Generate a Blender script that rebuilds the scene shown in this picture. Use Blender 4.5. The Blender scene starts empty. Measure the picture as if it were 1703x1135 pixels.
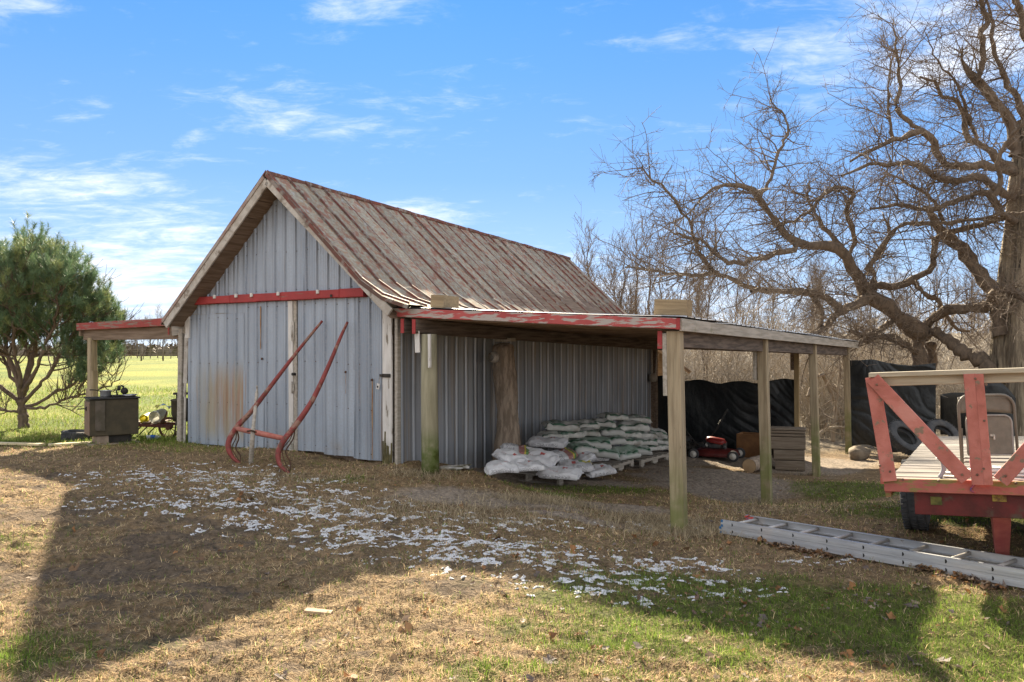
import bpy, math, random
import numpy as np
from mathutils import Vector, Matrix, Euler, noise as mnoise

random.seed(7)
rng = np.random.default_rng(7)
S = bpy.context.scene
COL = S.collection
R = math.radians

# ------------------------------------------------------------------ camera
EYE = 1.65
FPX, HX, HY = 1350.0, 851.5, 577.0        # focal length and principal point in pixels of the 1703 px wide photograph
cd = bpy.data.cameras.new('camera')
cam = bpy.data.objects.new('camera', cd); COL.objects.link(cam)
cam.location = (0, 0, EYE); cam.rotation_euler = (R(90), 0, 0)
cd.sensor_width = 36; cd.lens = FPX / 1703 * 36
cd.shift_y = (HY - 567.5) / 1703
cd.clip_start = 0.05; cd.clip_end = 3000
S.camera = cam

# ------------------------------------------------------------------ light
SUN_EL, SUN_AZ = 29.0, -7.5               # azimuth measured from +Y towards +X
sd = bpy.data.lights.new('sun', 'SUN'); so = bpy.data.objects.new('sun', sd); COL.objects.link(so)
sd.energy = 4.6; sd.angle = R(0.9); sd.color = (1.0, .86, .64)
sdir = Vector((math.sin(R(SUN_AZ)) * math.cos(R(SUN_EL)), math.cos(R(SUN_AZ)) * math.cos(R(SUN_EL)), math.sin(R(SUN_EL))))
so.rotation_euler = sdir.to_track_quat('Z', 'Y').to_euler()
so.location = sdir * 60

S.view_settings.view_transform = 'Standard'
S.view_settings.look = 'None'
S.view_settings.exposure = EXPOSURE = 2.27
S.view_settings.gamma = 1
S.view_settings.use_curve_mapping = False
S.render.engine = 'CYCLES'
S.cycles.max_bounces = 6; S.cycles.diffuse_bounces = 3; S.cycles.glossy_bounces = 2
S.cycles.transmission_bounces = 3; S.cycles.transparent_max_bounces = 4

w = bpy.data.worlds.new('World'); S.world = w; w.use_nodes = True
nt = w.node_tree; N = nt.nodes; Lk = nt.links; N.clear()
def wn(t, **k):
    n = N.new(t)
    for a_, b_ in k.items(): setattr(n, a_, b_)
    return n
def wmath(op, x, y=None, z=None, clamp=False):
    n = wn('ShaderNodeMath', operation=op); n.use_clamp = clamp
    for i, v in enumerate((x, y, z)):
        if v is None: continue
        if isinstance(v, (int, float)): n.inputs[i].default_value = v
        else: Lk.new(v, n.inputs[i])
    return n.outputs[0]
sky = wn('ShaderNodeTexSky', sky_type='NISHITA', sun_disc=False)
sky.sun_elevation = R(SUN_EL); sky.sun_rotation = R(SUN_AZ)
sky.altitude = 0; sky.air_density = 1.0; sky.dust_density = 0.12; sky.ozone_density = 2.5
bw = wn('ShaderNodeRGBToBW'); Lk.new(sky.outputs[0], bw.inputs[0])
lum = wmath('POWER', wmath('MULTIPLY', bw.outputs[0], .1), .22)      # strongly compressed brightness of the clear sky, as in the HDR photograph
tc = wn('ShaderNodeTexCoord'); sep = wn('ShaderNodeSeparateXYZ'); Lk.new(tc.outputs['Generated'], sep.inputs[0])
X_, Y_, Z_ = sep.outputs
ramp = wn('ShaderNodeValToRGB'); Lk.new(wmath('ABSOLUTE', Z_), ramp.inputs[0])
el = ramp.color_ramp.elements; el[0].position = 0; el[0].color = (.74, .86, 1, 1); el[1].position = 1; el[1].color = (.075, .26, .70, 1)
for p_, c_ in ((.08, (.46, .68, 1.0)), (.20, (.27, .53, 1.0)), (.32, (.18, .46, 1.0)), (.45, (.11, .39, .93))):
    e_ = el.new(p_); e_.color = (*c_, 1)
sm = wn('ShaderNodeVectorMath', operation='SCALE'); Lk.new(ramp.outputs[0], sm.inputs[0]); Lk.new(wmath('MULTIPLY', lum, SKYK := 4.72), sm.inputs['Scale'])
# clouds: high thin cloud sheet seen in perspective (direction divided by its height above a curved layer)
zz = wmath('ADD', wmath('ABSOLUTE', Z_), .16)
cx_, cy_ = wmath('DIVIDE', X_, zz), wmath('DIVIDE', Y_, zz)
comb = wn('ShaderNodeCombineXYZ'); Lk.new(cx_, comb.inputs[0]); Lk.new(cy_, comb.inputs[1])
def wnoise(scale, detail, rough, offs, st=(1, 1, 1), dist=0.6):
    m = wn('ShaderNodeMapping'); m.inputs['Location'].default_value = offs; m.inputs['Scale'].default_value = st
    Lk.new(comb.outputs[0], m.inputs[0])
    n = wn('ShaderNodeTexNoise'); n.inputs['Scale'].default_value = scale; n.inputs['Detail'].default_value = detail
    n.inputs['Roughness'].default_value = rough; n.inputs['Distortion'].default_value = dist
    Lk.new(m.outputs[0], n.inputs['Vector']); return n.outputs[0]
n1 = wnoise(2.6, 9, .62, (3.1, 1.7, 0), (1, 1.5, 1))
n2 = wnoise(7.5, 8, .66, (0.4, 5.2, 0), (1, 1.8, 1))
nn = wmath('ADD', wmath('MULTIPLY', n1, .62), wmath('MULTIPLY', n2, .38))
uu = wmath('DIVIDE', X_, wmath('MAXIMUM', Y_, .05)); vv = wmath('DIVIDE', Z_, wmath('MAXIMUM', Y_, .05))
amount = None
for (px, py, rx, ry, wt) in [(620, 10, 130, 45, .17), (70, 300, 170, 62, .17), (30, 10, 90, 40, .13), (110, 470, 380, 85, .25), (1620, 60, 230, 100, .22), (1480, 120, 130, 60, .13),
                             (430, 160, 110, 40, .02), (540, 205, 150, 28, .12), (1120, 500, 520, 70, .15), (700, 355, 90, 24, .15), (330, 380, 120, 40, .1), (1270, 80, 90, 30, .07)]:
    du = wmath('DIVIDE', wmath('SUBTRACT', uu, (px - HX) / FPX), rx / FPX)
    dv = wmath('DIVIDE', wmath('SUBTRACT', vv, (HY - py) / FPX), ry / FPX)
    g = wmath('EXPONENT', wmath('MULTIPLY', wmath('ADD', wmath('MULTIPLY', du, du), wmath('MULTIPLY', dv, dv)), -1.0))
    g = wmath('MULTIPLY', g, wt)
    amount = g if amount is None else wmath('ADD', amount, g)
mb_ = wn('ShaderNodeMapRange', interpolation_type='SMOOTHSTEP'); mb_.inputs['From Min'].default_value = .45; mb_.inputs['From Max'].default_value = -.35; mb_.inputs['To Max'].default_value = .58
Lk.new(Y_, mb_.inputs[0])                                             # unseen cloud behind the camera, thickened to fill the shade with light
cl = wmath('ADD', wmath('ADD', nn, amount), mb_.outputs[0])
mr = wn('ShaderNodeMapRange', interpolation_type='SMOOTHSTEP'); mr.inputs['From Min'].default_value = .53; mr.inputs['From Max'].default_value = .93
Lk.new(cl, mr.inputs[0])
cf = wmath('MULTIPLY', mr.outputs[0], .86)
mx = wn('ShaderNodeMix', data_type='RGBA'); Lk.new(cf, mx.inputs[0]); Lk.new(sm.outputs[0], mx.inputs[6]); mx.inputs[7].default_value = (5.9, 5.8, 5.7, 1)
bg = wn('ShaderNodeBackground'); bg.inputs['Strength'].default_value = SKY_STRENGTH = .055
Lk.new(mx.outputs[2], bg.inputs[0]); wo = wn('ShaderNodeOutputWorld'); Lk.new(bg.outputs[0], wo.inputs[0])

# ------------------------------------------------------------------ numpy noise and terrain
def _h(ix, iy, s):
    n = (ix * 374761393 + iy * 668265263 + s * 1442695041).astype(np.int64) & 0x7fffffff
    n = ((n ^ (n >> 13)) * 1274126177) & 0x7fffffff
    return ((n ^ (n >> 16)) & 0xffff) / 65535.0
def vnoise(x, y, s=0):
    x = np.asarray(x, float); y = np.asarray(y, float)
    ix = np.floor(x).astype(np.int64); iy = np.floor(y).astype(np.int64)
    fx = x - ix; fy = y - iy; fx = fx * fx * (3 - 2 * fx); fy = fy * fy * (3 - 2 * fy)
    a0 = _h(ix, iy, s); a1 = _h(ix + 1, iy, s); b0 = _h(ix, iy + 1, s); b1 = _h(ix + 1, iy + 1, s)
    return (a0 * (1 - fx) + a1 * fx) * (1 - fy) + (b0 * (1 - fx) + b1 * fx) * fy
def fbm(x, y, s=0, o=4, g=.5):
    t = 0; amp = 1; tot = 0
    for i in range(o):
        t = t + amp * vnoise(x * 2 ** i + 17.3 * i, y * 2 ** i - 9.1 * i, s + i); tot += amp; amp *= g
    return t / tot
CP = np.array([(0, 0, 0), (-3, 3.5, 0), (3, 3.3, -.12), (0, 4, 0), (-2.7, 4.6, 0), (0, 6, .03), (2, 4.6, -.13), (3.2, 4.2, -.16), (1.1, 4.6, -.05), (2.2, 6, -.15), (3.4, 5.5, -.12), (2.7, 7.1, -.17), (4, 6.3, -.05), (4, 7.8, -.08), (5, 6.3, -.03), (.68, 10.95, -.2), (1.3, 11.6, -.27), (1.3, 12.8, -.3), (2.2, 14.4, -.38), (.9, 11.3, -.22),
    (-1.43, 10.1, .19), (-4.9, 12.2, .2), (-3.1, 11.1, .22), (-3, 8.5, .12), (-6, 11.3, .17), (1.62, 8.25, -.21), (3.4, 11.15, -.48), (5.1, 14, -.56), (6.96, 17, -.56), (-.14, 12.2, -.07),
    (2.9, 17.1, -.4), (2, 13, -.33), (-1.0, 9.85, .09), (0, 8, -.03), (-9.3, 15.5, .1), (-6, 12.6, .17), (0, 25, -.3), (8, 20, -.6), (12, 25, -.8), (6, 9, -.15), (9, 12, -.35), (-10, 25, .1), (-15, 10, .15),
    (-30, 40, .2), (-60, 80, .3), (-20, 80, .3), (20, 45, -.7), (-10, 60, .2), (0, -10, 0), (0, -40, 0), (-40, 0, 0), (40, 0, 0), (30, 20, -.4)], float)
def zbase(x, y):
    x = np.asarray(x, float); y = np.asarray(y, float)
    num = 0; den = 0
    for cx, cy, cz in CP:
        d2 = (x - cx) ** 2 + (y - cy) ** 2 + .05
        w_ = 1 / d2 ** 1.6
        num = num + w_ * cz; den = den + w_
    z = num / den
    # wooded bank rising beyond the shed on the right
    h = np.clip((y - 30) / 60, 0, 1) * np.clip((x - y * .02 - 1) / 12, 0, 1)
    z = z + 3.2 * h * h * (3 - 2 * h) * (.8 + .4 * vnoise(x / 14, y / 14, 5))
    return z
def zground(x, y):
    x = np.asarray(x, float); y = np.asarray(y, float)
    near = np.clip(1.4 - y / 18, .15, 1)
    r = (fbm(x * 1.4, y * 2.0, 11, 3) - .5) * .055 + (fbm(x * 6, y * 9, 12, 3) - .5) * .045 + (fbm(x * 15, y * 19, 14, 2) - .5) * .03
    md = np.clip((.3 - x) / 1.5, .25, 1); r = r + md * .035 * np.clip(1 - 2.6 * np.abs(fbm(x * 5.5 + 3, y * 7.5, 19, 2) - .5), 0, 1) ** 2
    return zbase(x, y) + r * near
def zg(x, y): return float(zground(np.array([x]), np.array([y]))[0])
def P(px, py, Y): return Vector(((px - HX) / FPX * Y, Y, EYE + (HY - py) / FPX * Y))
def G(px, py):
    lo, hi = 1.5, 200.0
    for i in range(40):
        m_ = (lo + hi) / 2
        p = P(px, py, m_)
        if p.z > float(zbase(p.x, p.y)): lo = m_
        else: hi = m_
    return P(px, py, (lo + hi) / 2)

# ------------------------------------------------------------------ frame of the barn (local x to the right along the gable, local y back along the long side)
CX, CY = -1.43, 10.1
TH = math.atan2(.523, .852)
AV = Vector((math.cos(TH), -math.sin(TH), 0)); BV = Vector((math.sin(TH), math.cos(TH), 0))
CV = Vector((CX, CY, 0))
def ray(px, py): return Vector(((px - HX) / FPX, 1, (HY - py) / FPX))
def FR(px, py, y=0, o=CV):
    r = ray(px, py); oo = o + BV * y; t = oo.dot(BV) / (r.x * BV.x + r.y * BV.y)
    p = r * t; return (p.x - oo.x) * AV.x + (p.y - oo.y) * AV.y, EYE + p.z
def SD(px, py, x=0, o=CV):
    r = ray(px, py); oo = o + AV * x; t = (oo.x * AV.x + oo.y * AV.y) / (r.x * AV.x + r.y * AV.y)
    p = r * t; return (p.x - oo.x) * BV.x + (p.y - oo.y) * BV.y, EYE + p.z
def LW(x, y, z=0): v = CV + AV * x + BV * y; return Vector((v.x, v.y, z))
def FX(px, py=650): return FR(px, py)[0]

# ------------------------------------------------------------------ objects
def tag(o, label=None, cat=None, group=None, kind=None):
    if label: o['label'] = label
    if cat: o['category'] = cat
    if group: o['group'] = group
    if kind: o['kind'] = kind
    return o
def thing(name, label, cat, loc=(0, 0, 0), rz=0, group=None, rot=None):
    o = bpy.data.objects.new(name, None); COL.objects.link(o); o.empty_display_size = .1
    o.location = loc; o.rotation_euler = rot if rot else (0, 0, rz)
    return tag(o, label, cat, group)
def link(name, me, mat=None, parent=None, loc=None, rot=None):
    o = bpy.data.objects.new(name, me); COL.objects.link(o)
    if mat is not None and len(me.materials) == 0: me.materials.append(mat)
    if parent is not None: o.parent = parent
    if loc is not None: o.location = loc
    if rot is not None: o.rotation_euler = rot
    return o
def copy_tree(o, parent=None):
    c = o.copy(); COL.objects.link(c)
    if parent is not None: c.parent = parent
    for ch in list(o.children): copy_tree(ch, c)
    return c

class MB:
    def __init__(s): s.v = []; s.f = []; s.sm = []
    def add(s, vs, fs, smooth=False):
        n = len(s.v); s.v.extend([tuple(q) for q in vs]); s.f.extend([tuple(i + n for i in f) for f in fs]); s.sm.extend([smooth] * len(fs)); return s
    def box(s, c, d, rot=None, bev=.0, taper=1.0):
        """box of size d centred on c; chamfered along its long edges when bev is given"""
        hx, hy, hz = d[0] / 2, d[1] / 2, d[2] / 2
        if bev <= 0:
            vs = [Vector((x, y, z)) for z in (-hz, hz) for (x, y) in ((-hx, -hy), (hx, -hy), (hx, hy), (-hx, hy))]
            fs = [(0, 3, 2, 1), (4, 5, 6, 7), (0, 1, 5, 4), (1, 2, 6, 5), (2, 3, 7, 6), (3, 0, 4, 7)]
        else:
            b_ = min(bev, hx * .45, hy * .45, hz * .45)
            vs = []; fs = []
            ax = max(range(3), key=lambda i: d[i]); o1, o2 = [i for i in range(3) if i != ax]
            h = [hx, hy, hz]
            ring = [(-h[o1] + b_, -h[o2]), (h[o1] - b_, -h[o2]), (h[o1], -h[o2] + b_), (h[o1], h[o2] - b_), (h[o1] - b_, h[o2]), (-h[o1] + b_, h[o2]), (-h[o1], h[o2] - b_), (-h[o1], -h[o2] + b_)]
            for e in (-1, 1):
                for p_, q_ in ring:
                    v = [0, 0, 0]; v[ax] = e * h[ax]; v[o1] = p_; v[o2] = q_; vs.append(Vector(v))
            flip = (ax == 1)
            for i in range(8):
                j = (i + 1) % 8; f = (i, j, j + 8, i + 8); fs.append(f[::-1] if flip else f)
            f0 = tuple(range(7, -1, -1)); f1 = tuple(range(8, 16)); fs += [f0[::-1], f1[::-1]] if flip else [f0, f1]
        if rot is not None:
            m = rot if isinstance(rot, Matrix) else Euler(rot).to_matrix()
            vs = [m @ v for v in vs]
        c = Vector(c); return s.add([v + c for v in vs], fs)
    def beam(s, p, q, w_, h, bev=.004, up=(0, 0, 1)):
        """rectangular bar from p to q, w_ across, h in the 'up' direction"""
        p = Vector(p); q = Vector(q); d = q - p; L = d.length; d.normalize(); u = Vector(up)
        if abs(d.dot(u)) > .95: u = Vector((0, 1, 0))
        x = d.cross(u).normalized(); z = x.cross(d).normalized()
        m = Matrix((x, d, z)).transposed()
        return s.box((p + q) / 2, (w_, L, h), m, bev)
    def tube(s, pts, rad, n=8, cap=True, smooth=True):
        pts = [Vector(p) for p in pts]
        if not hasattr(rad, '__len__'): rad = [rad] * len(pts)
        vs = []; fs = []
        t = (pts[1] - pts[0]).normalized(); u = t.orthogonal().normalized()
        for i, p in enumerate(pts):
            if i < len(pts) - 1: t2 = (pts[i + 1] - p)
            else: t2 = p - pts[i - 1]
            if 0 < i < len(pts) - 1: t2 = (pts[i + 1] - p).normalized() + (p - pts[i - 1]).normalized()
            if t2.length > 1e-9: t = t2.normalized()
            u = (u - t * u.dot(t));
            u = u.normalized() if u.length > 1e-6 else t.orthogonal().normalized()
            w2 = t.cross(u)
            for k in range(n):
                a_ = 2 * math.pi * k / n; vs.append(p + (u * math.cos(a_) + w2 * math.sin(a_)) * rad[i])
        for i in range(len(pts) - 1):
            for k in range(n):
                k2 = (k + 1) % n; fs.append((i * n + k, i * n + k2, (i + 1) * n + k2, (i + 1) * n + k))
        s.add(vs, fs, smooth)
        if cap:
            b_ = len(s.v) - len(vs); s.f.append(tuple(b_ + k for k in range(n - 1, -1, -1))); s.sm.append(False)
            e_ = b_ + (len(pts) - 1) * n; s.f.append(tuple(e_ + k for k in range(n))); s.sm.append(False)
        return s
    def lathe(s, prof, c=(0, 0, 0), axis='Z', n=20, smooth=True):
        """prof: list of (radius, height)"""
        vs = []; fs = []
        for r_, h in prof:
            for k in range(n):
                a_ = 2 * math.pi * k / n; x, y = r_ * math.cos(a_), r_ * math.sin(a_)
                v = (x, y, h) if axis == 'Z' else ((h, x, y) if axis == 'X' else (y, h, x))
                vs.append(Vector(v) + Vector(c))
        for i in range(len(prof) - 1):
            for k in range(n):
                k2 = (k + 1) % n; fs.append((i * n + k, i * n + k2, (i + 1) * n + k2, (i + 1) * n + k))
        s.add(vs, fs, smooth); return s
    def grid(s, fn, nu, nv, smooth=True, flip=False):
        vs = [fn(i / nu, j / nv) for j in range(nv + 1) for i in range(nu + 1)]
        fs = []
        for j in range(nv):
            for i in range(nu):
                a_ = j * (nu + 1) + i; f = (a_, a_ + 1, a_ + nu + 2, a_ + nu + 1); fs.append(f[::-1] if flip else f)
        return s.add(vs, fs, smooth)
    def mesh(s, name, mat=None):
        me = bpy.data.meshes.new(name); me.from_pydata(s.v, [], s.f); me.polygons.foreach_set('use_smooth', s.sm); me.update()
        if mat is not None: me.materials.append(mat)
        return me
    def build(s, name, mat=None, parent=None, loc=None, rot=None):
        return link(name, s.mesh(name, mat), None, parent, loc, rot)
def npmesh(name, V, F, mat, tint=None, smooth=False):
    """V (n,3) float, F (m,k) int"""
    V = np.asarray(V, np.float32); F = np.asarray(F, np.int32); k = F.shape[1]
    me = bpy.data.meshes.new(name)
    me.vertices.add(len(V)); me.vertices.foreach_set('co', V.ravel())
    me.loops.add(F.size); me.loops.foreach_set('vertex_index', F.ravel())
    me.polygons.add(len(F)); me.polygons.foreach_set('loop_start', np.arange(0, F.size, k, dtype=np.int32)); me.polygons.foreach_set('loop_total', np.full(len(F), k, np.int32))
    me.polygons.foreach_set('use_smooth', np.full(len(F), smooth))
    me.update(calc_edges=True)
    if tint is not None:
        at = me.color_attributes.new('tint', 'FLOAT_COLOR', 'POINT')
        c4 = np.ones((len(V), 4), np.float32); c4[:, :3] = tint; at.data.foreach_set('color', c4.ravel())
    me.materials.append(mat); return me

# ------------------------------------------------------------------ materials
def srgb(r, g, b):
    f = lambda c: (c / 255 / 12.92) if c / 255 <= .04045 else ((c / 255 + .055) / 1.055) ** 2.4
    return (f(r), f(g), f(b))
def M(name, c1, c2=None, s=6, st=(1, 1, 1), lo=.35, hi=.65, rough=.85, metal=0, bump=.3, bs=None, bst=None, bd=.01, layers=(), spec=.25, rnd=.0, wob=0, attr=None, trans=0, detail=7):
    m = bpy.data.materials.new(name); m.use_nodes = True; t = m.node_tree; n = t.nodes; l = t.links
    bsdf = n['Principled BSDF']
    co = n.new('ShaderNodeTexCoord'); base = co.outputs['Object']; raw = base
    oi = None
    if rnd:
        oi = n.new('ShaderNodeObjectInfo'); sc = n.new('ShaderNodeVectorMath'); sc.operation = 'SCALE'; sc.inputs[0].default_value = (7.3, 11.1, 5.7); l.new(oi.outputs['Random'], sc.inputs['Scale'])
        ad = n.new('ShaderNodeVectorMath'); l.new(base, ad.inputs[0]); l.new(sc.outputs[0], ad.inputs[1]); base = ad.outputs[0]
    def nz(scale, stretch, det=detail, rg=.6, vor=False):
        mp = n.new('ShaderNodeMapping'); mp.inputs['Scale'].default_value = stretch; l.new(base, mp.inputs[0])
        if vor:
            x = n.new('ShaderNodeTexVoronoi'); x.inputs['Scale'].default_value = scale; l.new(mp.outputs[0], x.inputs['Vector']); 
            bw = n.new('ShaderNodeRGBToBW'); l.new(x.outputs['Color'], bw.inputs[0]); return bw.outputs[0]
        x = n.new('ShaderNodeTexNoise'); x.inputs['Scale'].default_value = scale; x.inputs['Detail'].default_value = det; x.inputs['Roughness'].default_value = rg
        l.new(mp.outputs[0], x.inputs['Vector']); return x.outputs[0]
    def ramp(v, a_, b_):
        r_ = n.new('ShaderNodeMapRange'); r_.interpolation_type = 'SMOOTHSTEP'; r_.inputs['From Min'].default_value = a_; r_.inputs['From Max'].default_value = b_; l.new(v, r_.inputs[0]); return r_.outputs[0]
    def mth(op, x, y):
        q = n.new('ShaderNodeMath'); q.operation = op
        for i, v in enumerate((x, y)):
            if isinstance(v, (int, float)): q.inputs[i].default_value = v
            else: l.new(v, q.inputs[i])
        return q.outputs[0]
    def mix(f, x, y, bt='MIX'):
        q = n.new('ShaderNodeMix'); q.data_type = 'RGBA'; q.blend_type = bt
        if isinstance(f, (int, float)): q.inputs[0].default_value = f
        else: l.new(f, q.inputs[0])
        for i, v in ((6, x), (7, y)):
            if isinstance(v, tuple): q.inputs[i].default_value = (*v[:3], 1)
            else: l.new(v, q.inputs[i])
        return q.outputs[2]
    if attr:
        ca = n.new('ShaderNodeVertexColor'); ca.layer_name = attr; col = ca.outputs[0]
        if c2 is not None: col = mix(ramp(nz(s, st), lo, hi), mix(1.0, col, tuple(c1), 'MULTIPLY'), mix(1.0, col, tuple(c2), 'MULTIPLY'))
    elif c2 is None: col = mix(0.0, tuple(c1), tuple(c1))
    else: col = mix(ramp(nz(s, st), lo, hi), tuple(c1), tuple(c2))
    rg = None; mt = None
    for L in layers:
        if 'box' in L or 'grad' in L: pass
        v = ramp(nz(L.get('s', 8), L.get('st', (1, 1, 1)), L.get('d', 7), L.get('rg', .6), L.get('vor', False)), L.get('lo', .5), L.get('hi', .6))
        for (ax, a_, b_) in L.get('grad', ()):      # fades in from a_ to b_ along an axis of the thing itself
            sp = n.new('ShaderNodeSeparateXYZ'); l.new(raw, sp.inputs[0]); v = mth('MULTIPLY', v, ramp(sp.outputs[ax], a_, b_) if a_ < b_ else mth('SUBTRACT', 1.0, ramp(sp.outputs[ax], b_, a_)))
        v = mth('MULTIPLY', v, L.get('a', 1.0))
        col = mix(v, col, tuple(L['c']))
        if 'rough' in L: rg = (v, L['rough'], rg)
        if 'metal' in L: mt = (v, L['metal'])
    if rnd:
        k = mth('ADD', mth('MULTIPLY', oi.outputs['Random'], rnd), 1 - rnd / 2)
        cc = n.new('ShaderNodeCombineColor'); [l.new(k, cc.inputs[i]) for i in range(3)]
        col = mix(1.0, col, cc.outputs[0], 'MULTIPLY')
    l.new(col, bsdf.inputs['Base Color'])
    bsdf.inputs['Roughness'].default_value = rough; bsdf.inputs['Metallic'].default_value = metal
    bsdf.inputs['Specular IOR Level'].default_value = spec
    if rg:
        x = mth('ADD', mth('MULTIPLY', rg[0], rg[1] - rough), rough); l.new(x, bsdf.inputs['Roughness'])
    if mt:
        x = mth('ADD', mth('MULTIPLY', mt[0], mt[1] - metal), metal); l.new(x, bsdf.inputs['Metallic'])
    if bump:
        b_ = n.new('ShaderNodeBump'); b_.inputs['Strength'].default_value = bump; b_.inputs['Distance'].default_value = bd
        l.new(nz(bs or s * 3, bst or st, 6), b_.inputs['Height']); l.new(b_.outputs[0], bsdf.inputs['Normal'])
    if trans:
        tr = n.new('ShaderNodeBsdfTranslucent'); l.new(col, tr.inputs[0]); ms = n.new('ShaderNodeMixShader'); ms.inputs[0].default_value = trans
        l.new(bsdf.outputs[0], ms.inputs[1]); l.new(tr.outputs[0], ms.inputs[2]); l.new(ms.outputs[0], n['Material Output'].inputs[0])
    return m
GREY = (.23, .205, .175)
def woodmat(name, c1, c2, ax=1, **k):
    st = [14, 14, 14]; st[ax] = 1
    return M(name, c1, c2, s=2.2, st=tuple(st), rough=.9, bump=.5, bs=3, bst=tuple(st), bd=.006, **k)
RUST = (.19, .075, .03)
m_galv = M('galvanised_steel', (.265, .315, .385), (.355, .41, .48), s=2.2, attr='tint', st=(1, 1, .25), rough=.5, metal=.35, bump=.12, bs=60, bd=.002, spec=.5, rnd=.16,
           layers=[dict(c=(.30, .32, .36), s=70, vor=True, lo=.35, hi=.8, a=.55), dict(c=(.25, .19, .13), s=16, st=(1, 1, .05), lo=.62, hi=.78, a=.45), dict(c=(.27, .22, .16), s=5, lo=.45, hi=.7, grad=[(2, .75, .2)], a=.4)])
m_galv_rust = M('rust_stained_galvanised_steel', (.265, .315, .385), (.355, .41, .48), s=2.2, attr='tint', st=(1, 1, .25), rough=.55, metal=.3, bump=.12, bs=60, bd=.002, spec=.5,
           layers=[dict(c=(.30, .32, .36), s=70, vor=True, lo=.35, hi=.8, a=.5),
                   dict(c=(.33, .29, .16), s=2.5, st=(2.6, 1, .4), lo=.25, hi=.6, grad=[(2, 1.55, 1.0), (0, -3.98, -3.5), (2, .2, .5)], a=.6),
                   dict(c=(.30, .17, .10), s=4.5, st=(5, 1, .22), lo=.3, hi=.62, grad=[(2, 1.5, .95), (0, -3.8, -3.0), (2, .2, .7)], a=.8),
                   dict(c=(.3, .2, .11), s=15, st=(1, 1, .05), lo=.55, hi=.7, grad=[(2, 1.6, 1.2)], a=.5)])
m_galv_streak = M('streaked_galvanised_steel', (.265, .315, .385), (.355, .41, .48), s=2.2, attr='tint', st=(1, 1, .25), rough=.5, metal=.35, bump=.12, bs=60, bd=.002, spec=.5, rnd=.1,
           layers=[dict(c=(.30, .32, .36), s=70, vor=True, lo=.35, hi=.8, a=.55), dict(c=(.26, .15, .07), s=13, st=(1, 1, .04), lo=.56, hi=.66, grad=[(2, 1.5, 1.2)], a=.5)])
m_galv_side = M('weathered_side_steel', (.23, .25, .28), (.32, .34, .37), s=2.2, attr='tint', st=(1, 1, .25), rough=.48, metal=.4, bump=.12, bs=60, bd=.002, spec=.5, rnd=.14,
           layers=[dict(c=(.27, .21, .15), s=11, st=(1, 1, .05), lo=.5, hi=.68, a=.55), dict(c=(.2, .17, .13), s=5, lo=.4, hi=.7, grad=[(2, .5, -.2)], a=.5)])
m_roof = M('faded_roof_paint', (.345, .33, .265), (.25, .215, .17), s=4, st=(5, 5, 1.2), rough=.85, metal=0, bump=.25, bs=20, bd=.004, spec=.15, rnd=.3,
           layers=[dict(c=(.24, .10, .07), s=2.2, st=(3.5, 3.5, .4), lo=.52, hi=.60, a=.75), dict(c=(.30, .18, .11), s=5, st=(4, 4, 1.2), lo=.5, hi=.62, a=.8), dict(c=(.36, .38, .39), s=3.1, st=(4, 4, .8), lo=.58, hi=.68, a=.6), dict(c=(.12, .08, .06), s=9, st=(2, 2, 1), lo=.62, hi=.72, a=.7)])
m_seam = M('red_seam_paint', (.17, .055, .04), (.11, .065, .05), s=5, rough=.6, bump=.2, layers=[dict(c=(.28, .27, .24), s=7, lo=.5, hi=.62, a=.7)], rnd=.3)
m_redpaint = M('red_barn_paint', (.33, .045, .045), (.27, .04, .04), s=4, rough=.6, bump=.3, bs=40, layers=[dict(c=(.20, .13, .10), s=5, st=(1, 1, 6), lo=.62, hi=.7)])
m_redpeel = M('peeling_red_paint', (.40, .085, .08), (.33, .065, .062), s=4, rough=.65, bump=.4, bs=30, layers=[dict(c=(.36, .32, .29), s=3.4, st=(1.2, 1.2, 9), lo=.48, hi=.53)])
m_redpeel_dark = M('weathered_red_board', (.30, .06, .05), (.25, .05, .045), s=4, rough=.7, bump=.4, bs=30, layers=[dict(c=(.21, .15, .12), s=3.4, st=(1.2, 1.2, 9), lo=.5, hi=.58)])
m_white = M('peeling_white_paint', (.62, .60, .57), (.50, .48, .45), s=5, st=(3, 3, .6), rough=.75, bump=.5, bs=24, bst=(3, 3, .6),
            layers=[dict(c=(.20, .175, .14), s=4, st=(4, 4, .8), lo=.60, hi=.66), dict(c=(.11, .10, .06), s=7, lo=.42, hi=.6, grad=[(2, .55, .25)])])
m_rake = M('grey_white_rake_board', (.46, .435, .395), (.33, .30, .26), s=4, st=(2, 6, 2), rough=.85, bump=.5, bs=20, layers=[dict(c=(.20, .17, .14), s=6, lo=.55, hi=.64)])
m_wood_dark = woodmat('dark_old_wood', (.14, .10, .07), (.23, .17, .125))
m_wood_darkx = woodmat('dark_old_wood_crosswise', (.14, .10, .07), (.23, .17, .125), ax=0)
m_wood_grey = woodmat('weathered_grey_wood', (.27, .245, .205), (.40, .36, .31), layers=[dict(c=(.14, .15, .07), s=3, lo=.6, hi=.7, a=.5)])
m_wood_greyx = woodmat('weathered_grey_wood_crosswise', (.20, .185, .16), (.32, .29, .25), ax=0)
ALG = dict(c=(.12, .145, .035), s=5, lo=.25, hi=.6)
m_post = M('treated_post_wood', (.35, .285, .19), (.235, .185, .12), s=2.2, st=(12, 12, .8), rough=.9, bump=.6, bs=3, bst=(12, 12, .8), bd=.006, rnd=.12,
           layers=[dict(ALG, grad=[(2, .75, -.1)], a=.75), dict(c=(.08, .065, .045), s=9, st=(3, 3, .6), lo=.66, hi=.72)])
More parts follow.
